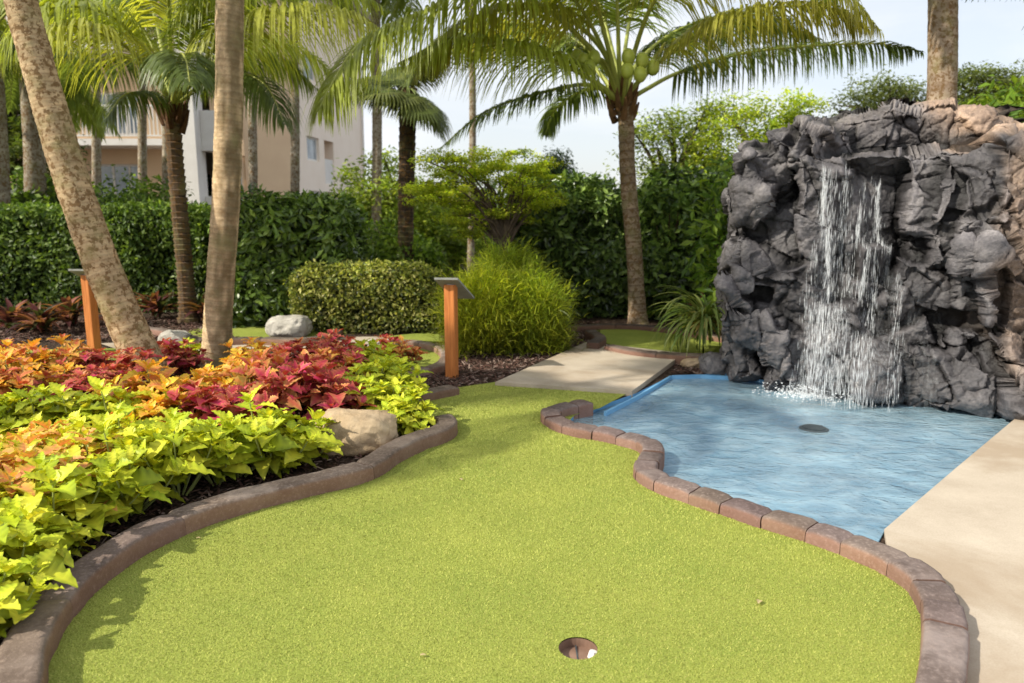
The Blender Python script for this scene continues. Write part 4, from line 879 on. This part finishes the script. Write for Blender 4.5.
def bt(label, px, Y, lobes, ncl=170, nper=90, size=.13, cols=MG, clr=.5, tr=.14, g='trees behind the hedges', flat=.6):
    b = at(px, 260, Y); b[2] = 0; h = min(l[0][2] for l in lobes); tree('garden_tree', label, b, (b[0], Y, max(1.2, h-.4)), lobes, ncl, nper, size, cols, clr, flat, tr, g)
bt('bright green tree beside the fan palm trunk right of the building', 392, 17, [lob(385, 195, 17, 1.0, 1, 1.0), lob(400, 225, 17, 1.3, 1, .6), lob(378, 215, 16.5, .7, 1, .9)], 130, 90, .13, [(.36, .48, .06), (.5, .58, .09), (.24, .34, .05)])
bt('leafy green tree behind the yellow feathery tree', 455, 19, [lob(440, 215, 19, 1.6, 1, .9), lob(475, 235, 18, 1.6, 1, .8), lob(430, 245, 18, 1.2, 1, .6)], 150, 90, .14, [(.26, .38, .05), (.4, .5, .07)])
bt('dark pointed conifer like tree in the gap left of coconut trunk', 556, 18, [lob(556, 188, 18, .7, .6, .6), lob(552, 170, 18, .45, .4, .45), lob(566, 196, 18, .5, .5, .35)], 120, 90, .1, [(.05, .1, .03), (.09, .15, .045)], .3)
bt('airy green tree just right of the coconut palm trunk', 672, 14, [lob(660, 140, 14, .75, .8, .55), lob(700, 120, 14, .6, .7, .5), lob(700, 170, 14, 1.0, .8, .6), lob(645, 175, 14, .5, .6, .4)], 105, 70, .1, MG, .34)
bt('bright yellow green tree behind the left shoulder of the rock', 762, 13, [lob(745, 125, 13, .8, .8, .45), lob(790, 118, 13, .5, .7, .35), lob(725, 160, 13, .7, .8, .5), lob(775, 145, 13, .7, .8, .35)], 125, 90, .085, [(.46, .58, .05), (.6, .66, .07), (.3, .42, .05)], .3)
bt('grey green airy tree behind the rock left of the stout trunk', 885, 15, [lob(880, 98, 15, .85, .8, .4), lob(905, 118, 15, .9, .8, .4), lob(850, 120, 15, .5, .7, .3)], 150, 60, .09, [(.14, .18, .05), (.2, .24, .07)], .34)
bt('grey green airy tree behind the rock right of the stout trunk', 990, 15, [lob(985, 95, 15, 1.0, .8, .4), lob(970, 80, 15, .5, .6, .2), lob(1020, 88, 15, .7, .8, .4)], 150, 60, .09, [(.13, .17, .05), (.19, .23, .06)], .34)
bt('dense bright green tree at the right edge above the rock', 1010, 10, [lob(1005, 115, 10, .5, .7, .25), lob(1035, 105, 10, .5, .7, .3), lob(1010, 135, 9.5, .5, .5, .25), lob(975, 112, 10, .2, .4, .1)], 150, 90, .08, [(.34, .46, .05), (.48, .58, .07), (.22, .33, .04)], .25)
bt('tree mass at the far left border behind the palms', 5, 20, [lob(0, 120, 20, 1.6, 1, 1.6), lob(30, 165, 19, 1.3, 1, 1), lob(20, 60, 20, 1.6, 1, 1.2)], 170, 70, .2, [(.1, .15, .03), (.16, .2, .04)], .5)
# distant wood
mb = MB(); n = 22000; x = rng.uniform(-30, 45, n); z = rng.random(n)*2.6*(1+.35*vn(np.c_[x, x*0, x*0], .35, 4)); p = np.c_[x, 36+rng.normal(0, 1.2, n), z]
leaves(mb, p, rng.uniform(.2, .4, n), unit(rng.normal(0, .6, (n, 3))+np.array((0, -.8, .5))), pick([(.08, .14, .03), (.13, .2, .04), (.05, .1, .025)], n), .6)
tag(mb.build('distant_wood', M['leaf']), 'low far off belt of trees glimpsed between the garden trees', 'woodland', kind='stuff')

# arching plant clump, crotons, climbing plants
def strap_plant(name, label, c, n, L_, cols, wd=.03, el=(20, 75), bend=110, cat='plant', asp=None):
    root = empty(name, c, label, cat); mb = MB()
    for k in range(n):
        pth = smooth_path(arc(np.asarray(c)+np.array((rng.normal(0, .03), rng.normal(0, .03), rng.random()*.1)), rng.uniform(0, 360), rng.uniform(*el), L_*rng.uniform(.6, 1.1), bend*rng.uniform(.7, 1.3)), 9)
        T = unit(np.gradient(pth, axis=0)); sd = unit(np.cross(T, np.array((0, 0, 1.)))); w_ = wd*np.sin(np.linspace(.25, 3.1, 9))[:, None]; up = np.cross(sd, T)
        V = np.stack([pth-sd*w_+up*w_*.35, pth, pth+sd*w_+up*w_*.35], 1).reshape(-1, 3)
        f = [(3*i+j, 3*i+j+1, 3*i+j+4, 3*i+j+3) for i in range(8) for j in (0, 1)]; c_ = np.array(cols[rng.integers(0, len(cols))])*rng.uniform(.75, 1.25); mb.add(V, f, c_)
    mb.build('leaves', M['leaf'], root, smooth=True); return root
c_ = G(712, 358)+np.array((-.15, .15, .1))
strap_plant('arching_plant', 'arching narrow leaved plant beside the left edge of the rock', c_+np.array((.1, 0, .15)), 150, .75, [(.2, .27, .08), (.13, .2, .05), (.28, .32, .1)], .014, (10, 80), 130)
strap_plant('arching_plant', 'yellowing withered leaf clump at the rock foot', c_+np.array((.16, -.12, .22)), 22, .36, [(.6, .45, .16), (.5, .42, .15)], .02, (-20, 30), 60)
for px, py, nn, lb in ((12, 330, 34, 'bronze croton at the left border by the dark hedge'), (42, 334, 34, 'dark red croton second from the left border'), (70, 326, 30, 'bronze pink croton just left of the half hidden post'), (118, 326, 28, 'dark croton seen right of the half hidden post'), (158, 318, 30, 'dark red croton left of the rough palm trunk'), (207, 322, 34, 'purple leaved plant right of the rough palm trunk'), (706, 326, 30, 'dark red leaved plant right of the coconut palm base'), (725, 322, 26, 'pink flecked plant tucked beside the rock')):
    strap_plant('croton', lb, G(px, py), nn*2, .42, [(.16, .05, .05), (.09, .035, .035), (.25, .12, .05), (.06, .07, .03), (.35, .14, .1)], .035, (30, 85), 70, 'shrub')
for px, py, Y, lb in ((728, 215, 8.4, 'upper bright leafy spray against the left edge of the rock'), (722, 270, 8.2, 'middle bright leafy spray against the left edge of the rock'), (1000, 142, 7.8, 'broad green leaves rising behind the right top of the rock')):
    t = empty('leafy_spray', at(px, py, Y)*np.array((1, 1, 0)), lb, 'plant'); mb = MB(); n = 420; cc = at(px, py, Y); p = cc+rng.normal(0, 1, (n, 3))*np.array((.16, .16, .24))
    leaves(mb, p, rng.uniform(.1, .19, n), unit(rng.normal(0, .6, (n, 3))+np.array((-.2, -.6, .8))), pick([(.16, .27, .03), (.25, .36, .04), (.09, .17, .025)], n), .38); mb.build('leaves', M['leaf'], t)
    mb = MB()
    for k in range(8): mb.tube(smooth_path([at(px, 300, Y)*np.array((1, 1, 0)), cc*np.array((1, 1, .5)), cc+rng.normal(0, .12, 3)], 8), np.linspace(.012, .004, 8), 5, (1, 1, .7), False)
    mb.build('stems', M['bark'], t)

# ------------------------------------------------------------------ coleus bed
def coleus_leaf(mb, b, d, up, L_, cin, cout, cv):
    K = 11; sd = np.cross(d, up); sd /= np.linalg.norm(sd)+1e-9; V = []; Cc = []
    for i in range(K):
        t = i/(K-1); w_ = L_*.31*(math.sin(math.pi*t**.66)**.72)*(1+(.1 if i % 2 else -.09)) if 0 < i < K-1 else .002
        c = b+d*L_*t-up*L_*(.42*cv*t*t)+up*L_*.1*t; ed = up*w_*.3+up*(.025 if i % 2 else -.025)*L_+up*rng.normal(0, .012)*L_
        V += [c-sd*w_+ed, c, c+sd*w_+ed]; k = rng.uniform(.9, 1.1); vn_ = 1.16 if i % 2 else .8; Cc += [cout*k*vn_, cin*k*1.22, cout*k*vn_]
    f = [(3*i+j, 3*i+j+1, 3*i+j+4, 3*i+j+3) for i in range(K-1) for j in (0, 1)]; mb.add(V, f, np.array(Cc))
PAL = {'lime': [((.6, .62, .045), (.48, .56, .035)), ((.72, .7, .06), (.6, .64, .05)), ((.42, .5, .03), (.32, .42, .025)), ((.56, .62, .04), (.46, .56, .035))],
       'orange': [((.72, .3, .06), (.72, .52, .05)), ((.7, .38, .05), (.66, .55, .04)), ((.6, .2, .08), (.66, .42, .06))],
       'blush': [((.75, .33, .13), (.66, .6, .07)), ((.66, .25, .12), (.62, .48, .07)), ((.58, .58, .05), (.5, .56, .03))],
       'red': [((.5, .035, .12), (.52, .17, .1)), ((.24, .012, .045), (.3, .06, .04)), ((.5, .12, .07), (.55, .33, .1)), ((.45, .07, .08), (.5, .2, .09)), ((.3, .02, .05), (.42, .12, .06))],
       'sunset': [((.5, .13, .06), (.56, .33, .08)), ((.6, .26, .07), (.62, .46, .07)), ((.4, .06, .06), (.5, .22, .07))]}
def coleus_meshes(kind, seed):
    st = MB(); lf = MB(); pal = PAL[kind]
    for k in range(11):
        az = k*2.399+rng.uniform(-.3, .3); q = (k/11)**.6; lean = q*.95; H_ = rng.uniform(.17, .33)*(1-.28*q); b = np.array((math.cos(az)*.05*q, math.sin(az)*.05*q, 0)); tip = b+np.array((math.cos(az)*lean*.22, math.sin(az)*lean*.22, H_))
        P3 = smooth_path([b, (b+tip)/2+np.array((math.cos(az), math.sin(az), 0))*.015, tip], 6); st.tube(P3, np.linspace(.006, .0035, 6), 5, (.3, .34, .1) if kind != 'red' else (.3, .1, .08), False)
        ax = unit(tip-b+np.array((0, 0, .12)))
        for lv, (u, sz) in enumerate(((.42, .12), (.68, .15), (.9, .14), (1.0, .085), (1.04, .045))):
            p = b+(tip-b)*u
            for m in range(2):
                a_ = az+lv*math.pi/2+m*math.pi+rng.uniform(-.25, .25); h = np.array((math.cos(a_), math.sin(a_), 0)); rise = (.15, .25, .4, .8, 1.4)[lv]+rng.normal(0, .12); d = unit(h+ax*rise); up = unit(ax-(ax*d).sum()*d)
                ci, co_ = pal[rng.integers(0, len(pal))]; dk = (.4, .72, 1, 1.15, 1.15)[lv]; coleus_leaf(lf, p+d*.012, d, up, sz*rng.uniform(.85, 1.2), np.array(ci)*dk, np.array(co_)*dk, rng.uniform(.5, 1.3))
    return st.mesh('stems', M['rachis']), lf.mesh('leaves', M['coleus'], True)
CM = {k: [coleus_meshes(k, i) for i in range(3)] for k in PAL}
BED = [ # (colour, [(px,py at leaf height, scale)...], row description)
 ('lime', [(-14, 556, 1.1), (8, 522, 1.18), (44, 500, 1.15), (84, 484, 1.1), (130, 470, 1.05), (176, 458, 1.0), (214, 450, .95), (-30, 600, .9), (282, 452, .6), (52, 540, .6)], 'front row of lime coleus along the kerb'),
 ('blush', [(-12, 500, 1.1), (12, 466, 1.3), (52, 474, 1.25), (88, 462, 1.15), (22, 495, 1.15), (34, 440, 1.2), (64, 448, 1.1)], 'patch of blush pink and yellow coleus at the left border'),
 ('lime', [(120, 444, 1.05), (150, 434, 1.05), (168, 446, 1.05), (196, 436, 1.05), (236, 440, 1.05), (270, 434, 1.1), (304, 428, 1.0), (-30, 470, 1.1)], 'middle row of lime coleus left of the boulder'),
 ('lime', [(8, 412, 1.05), (45, 408, 1.1), (82, 410, 1.1), (122, 412, 1.1), (-30, 414, 1.1)], 'rear row of lime coleus left of the leaning palm'),
 ('orange', [(-25, 388, 1.1), (8, 384, 1.1), (40, 376, 1.1), (10, 366, 1.0), (60, 362, 1.0)], 'yellow orange coleus row at the far left of the bed'),
 ('red', [(72, 384, 1.1), (102, 378, 1.1), (128, 370, 1.0), (88, 362, 1.0), (-12, 360, 1.0)], 'dark red coleus row left of the leaning palm base'),
 ('orange', [(150, 400, 1.15), (186, 400, 1.15), (208, 386, 1.1), (240, 372, 1.0), (252, 355, 1.0), (160, 420, 1.0)], 'orange coleus drift at the feet of the two palms'),
 ('red', [(212, 408, 1.15), (244, 400, 1.15), (276, 402, 1.1), (302, 394, 1.15), (330, 396, 1.1), (262, 380, 1.15), (292, 374, 1.15), (322, 372, 1.15), (348, 380, 1.1), (344, 362, 1.1), (312, 356, 1.1), (280, 360, 1.1), (338, 346, 1.0), (402, 355, .8), (382, 350, .8)], 'deep red and rust coleus drift right of the upright palm'),
 ('lime', [(374, 360, 1.0), (366, 378, 1.05), (388, 370, 1.0), (382, 392, 1.05), (402, 382, .9), (400, 412, .85), (412, 409, .7)], 'lime coleus drift behind and right of the boulder'),
 ('red', [(182, 356, .9), (168, 354, .8)], 'small red coleus pair between the two palm trunks'),
 ('lime', [(188, 348, .8)], 'lone lime coleus between the two palm trunks')]
ORD = ['first', 'second', 'third', 'fourth', 'fifth', 'sixth', 'seventh', 'eighth', 'ninth', 'tenth', 'eleventh', 'twelfth', 'thirteenth', 'fourteenth', 'fifteenth', 'sixteenth']
zc = .19
for kind, lst, desc in BED:
    order = sorted(range(len(lst)), key=lambda i: lst[i][0])
    for rank, i in enumerate(order):
        px, py, sc = lst[i]; c = G(px, py, zc*sc); c[2] = -.005
        lb = (ORD[rank]+' from left, '+desc) if len(lst) > 1 else desc
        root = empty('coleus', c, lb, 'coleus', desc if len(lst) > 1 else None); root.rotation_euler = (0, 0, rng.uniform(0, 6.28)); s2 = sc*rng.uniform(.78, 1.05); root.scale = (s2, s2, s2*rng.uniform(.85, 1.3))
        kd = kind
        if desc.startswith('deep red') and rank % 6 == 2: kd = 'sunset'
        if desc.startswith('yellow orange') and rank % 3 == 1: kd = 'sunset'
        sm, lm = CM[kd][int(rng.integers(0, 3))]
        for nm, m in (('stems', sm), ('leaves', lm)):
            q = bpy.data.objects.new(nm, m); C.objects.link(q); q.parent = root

for k, (px, py) in enumerate(((196, 538), (462, 480), (760, 600), (420, 655))):
    c = G(px, py, .009); mb = MB(); coleus_leaf(mb, c, unit(np.array((math.cos(k*2.1), math.sin(k*2.1), .1))), np.array((0, 0, 1.)), .02+.006*(k % 3), np.array((.5, .42, .24)), np.array((.42, .33, .16)), .3)
    tag(mb.build('fallen_leaf', M['coleus'], None, loc=c), 'tiny dry leaf scrap lying on the putting green turf', 'leaf', 'leaf scraps on the putting green')

# ------------------------------------------------------------------ building
bd = empty('apartment_building', (-10, 26, 0), 'tan and white apartment building with balconies behind the palms', 'building')
def wall(name, p0, p1, z0, z1, op, mat, depth=.25):
    p0 = np.array(p0, float); p1 = np.array(p1, float); Lw = np.linalg.norm(p1-p0); d = (p1-p0)/Lw; nrm = np.array((-d[1], d[0]))  # inward
    us = sorted(set([0, Lw]+[v for o_ in op for v in o_[:2]])); zs = sorted(set([z0, z1]+[v for o_ in op for v in o_[2:]])); mb = MB()
    def pt(u, z, k=0): q = p0+d*u+nrm*k; return (q[0], q[1], z)
    for u0, u1 in zip(us[:-1], us[1:]):
        for a0, a1 in zip(zs[:-1], zs[1:]):
            um, zm = (u0+u1)/2, (a0+a1)/2
            if any(o_[0] < um < o_[1] and o_[2] < zm < o_[3] for o_ in op): continue
            mb.add([pt(u0, a0), pt(u1, a0), pt(u1, a1), pt(u0, a1)], [(0, 1, 2, 3)])
    for u0, u1, a0, a1 in op:
        for q in (((u0, a0), (u1, a0)), ((u1, a0), (u1, a1)), ((u1, a1), (u0, a1)), ((u0, a1), (u0, a0))):
            (ua, za), (ub, zb) = q; mb.add([pt(ua, za), pt(ub, zb), pt(ub, zb, depth), pt(ua, za, depth)], [(0, 1, 2, 3)])
    mb.build(name, mat, bd); return pt
def window(pt, u0, u1, z0, z1, depth=.12, bars=1):
    mb = MB(); t = .07
    def bx(a0, a1, c0, c1, k0, k1, m=mb):
        P0 = np.array(pt(a0, c0, k0)); m.obox(P0, np.array(pt(a1, c0, k0))-P0, np.array(pt(a0, c0, k1))-P0, (0, 0, c1-c0))
    bx(u0, u1, z0, z0+t, depth-.06, depth); bx(u0, u1, z1-t, z1, depth-.06, depth); bx(u0, u0+t, z0+t, z1-t, depth-.06, depth); bx(u1-t, u1, z0+t, z1-t, depth-.06, depth)
    for k in range(bars):
        um = u0+(u1-u0)*(k+1)/(bars+1); bx(um-t/2, um+t/2, z0+t, z1-t, depth-.055, depth-.003)
    wn = mb.build('window', M['trim'], bd); g = MB(); bx(u0+t, u1-t, z0+t, z1-t, depth-.03, depth-.02, g); g.build('pane', M['glass'], wn)
ZB = 9.6
A0 = X(-60, 200, 25.5); A1 = X(190, 200, 25.5)
def ua(px): return X(px, 200, 25.5)-A0
ops = [(ua(96), ua(150), Z(135, 25.5), Z(92, 25.5)), (ua(98), ua(147), 1.15, Z(164, 25.5)), (ua(0), ua(40), Z(135, 25.5), Z(92, 25.5)), (ua(96), ua(150), 7.0, 9.2)]
pt = wall('wall', (A0, 25.5), (A1, 25.5), 0, ZB, ops, M['tan'])
for o_ in ops: window(pt, *o_, .15, 2)
for zz in (Z(139, 24.2), Z(139, 24.2)+2.9):
    mb = MB(); mb.box((A0, 24.1, zz-.2), (A1-.02, 25.497, zz)); mb.build('balcony_slab', M['trim'], bd)
    mb = MB(); mb.box((A0, 24.12, zz+.98), (A1-.05, 24.18, zz+1.04)); mb.box((A0, 24.12, zz+.08), (A1-.05, 24.18, zz+.12))
    for x in np.arange(A0+.05, A1-.1, .125): mb.box((x, 24.135, zz+.12), (x+.03, 24.165, zz+.98))
    mb.build('railing', M['trim'], bd)
# column, bay of small balconies, tan wall
c0 = X(187, 200, 24); c1 = X(201, 200, 24); mb = MB(); mb.box((c0, 23.9, 0), (c1, 24.6, ZB-.003)); mb.build('column', M['trim'], bd)
b0 = (c1, 25.2); b1 = (X(243, 200, 25.4), 25.4); pt = wall('wall', b0, b1, 0, ZB, [(.15, 1.0, 1.3, 3.3), (.15, 1.0, 4.1, 6.2)], M['tan'])
for z_ in (1.3, 4.1): window(pt, .15, 1.0, z_, z_+2, .15, 0)
for zz in (Z(143, 24.4), Z(143, 24.4)+2.9, .95):
    mb = MB(); mb.box((c1+.003, 24.3, zz-.25), (b1[0]-.003, 25.19, zz)); mb.build('balcony_slab', M['trim'], bd)
    mb = MB(); mb.box((c1+.01, 24.33, zz), (b1[0]-.01, 24.37, zz+1.0)); mb.build('balcony_panel', M['trim'], bd)
Cn = (X(296, 200, 26.6), 26.6); wall('wall', (b1[0]+.002, 25.4), Cn, 0, ZB, [], M['tan'])
E = (X(364, 200, 34.0), 34.0); Lw = math.hypot(E[0]-Cn[0], E[1]-Cn[1])
def uc(px):   # distance along the end wall for a picture column
    t = (px-512)/F/1.0; best = min(np.linspace(0, 1, 800), key=lambda k: abs(512+F*(Cn[0]+(E[0]-Cn[0])*k)/((Cn[1]+(E[1]-Cn[1])*k)*math.cos(P)) - px)); return best*Lw
def zc_(px, py):
    k = uc(px)/Lw; return Z(py, Cn[1]+(E[1]-Cn[1])*k)
ops = [(uc(310), uc(322), zc_(316, 161), zc_(316, 137)), (uc(327), uc(336), zc_(331, 184), zc_(331, 141)), (uc(312), uc(323), 1.0, zc_(317, 191)), (uc(328), uc(337), .9, zc_(331, 192)), (uc(310), uc(322), zc_(316, 161)+2.9, zc_(316, 137)+2.9)]
pt = wall('wall', Cn, E, 0, ZB, ops, M['white'], .6)
for i in (0, 2, 4): window(pt, *ops[i], .15, 0)
for i in (1, 3):
    u0, u1, z0, z1 = ops[i]; P0 = np.array(pt(u0, z0, .55)); mb = MB(); mb.obox(P0, np.array(pt(u1, z0, .55))-P0, np.array(pt(u0, z0, .58))-P0, (0, 0, z1-z0)); mb.build('recess_panel', M['tan'], bd)
    P0 = np.array(pt(u0, z0+.003, .05)); mb = MB(); mb.obox(P0, np.array(pt(u1, z0, .05))-P0, np.array(pt(u0, z0, .1))-P0, (0, 0, .95)); mb.build('balcony_panel', M['trim'], bd)
# back walls and roof
wall('wall', E, (E[0]-14, 40), 0, ZB, [], M['white']); wall('wall', (A0, 40), (A0, 25.5), 0, ZB, [], M['white'])
mb = MB(); ov = .6; rp_ = [(A0-ov, 23.6), (b1[0], 23.6), (Cn[0]+ov, Cn[1]-ov), (E[0]+ov, E[1]+ov*.5), (E[0]-14, 41), (A0-ov, 41)]
n = len(rp_); v = [(x, y, ZB+.002) for x, y in rp_]+[(x, y, ZB+.3) for x, y in rp_]+[(-14, 31, ZB+2.4)]
mb.add(v, [(i, (i+1) % n, n+(i+1) % n, n+i) for i in range(n)]); mb.add(v, [(n+i, n+(i+1) % n, 2*n) for i in range(n)]); mb.add(v[:n], [tuple(range(n))]); mb.build('roof', M['roof'], bd)
mb = MB(); q = np.array(pt(Lw-.15, 0, -.1)); mb.tube([q, q+np.array((0, 0, ZB))], [.05, .05], 8); mb.build('downpipe', M['trim'], bd)

try:
    S.render.engine = 'CYCLES'; S.cycles.transparent_max_bounces = 16
except Exception: pass
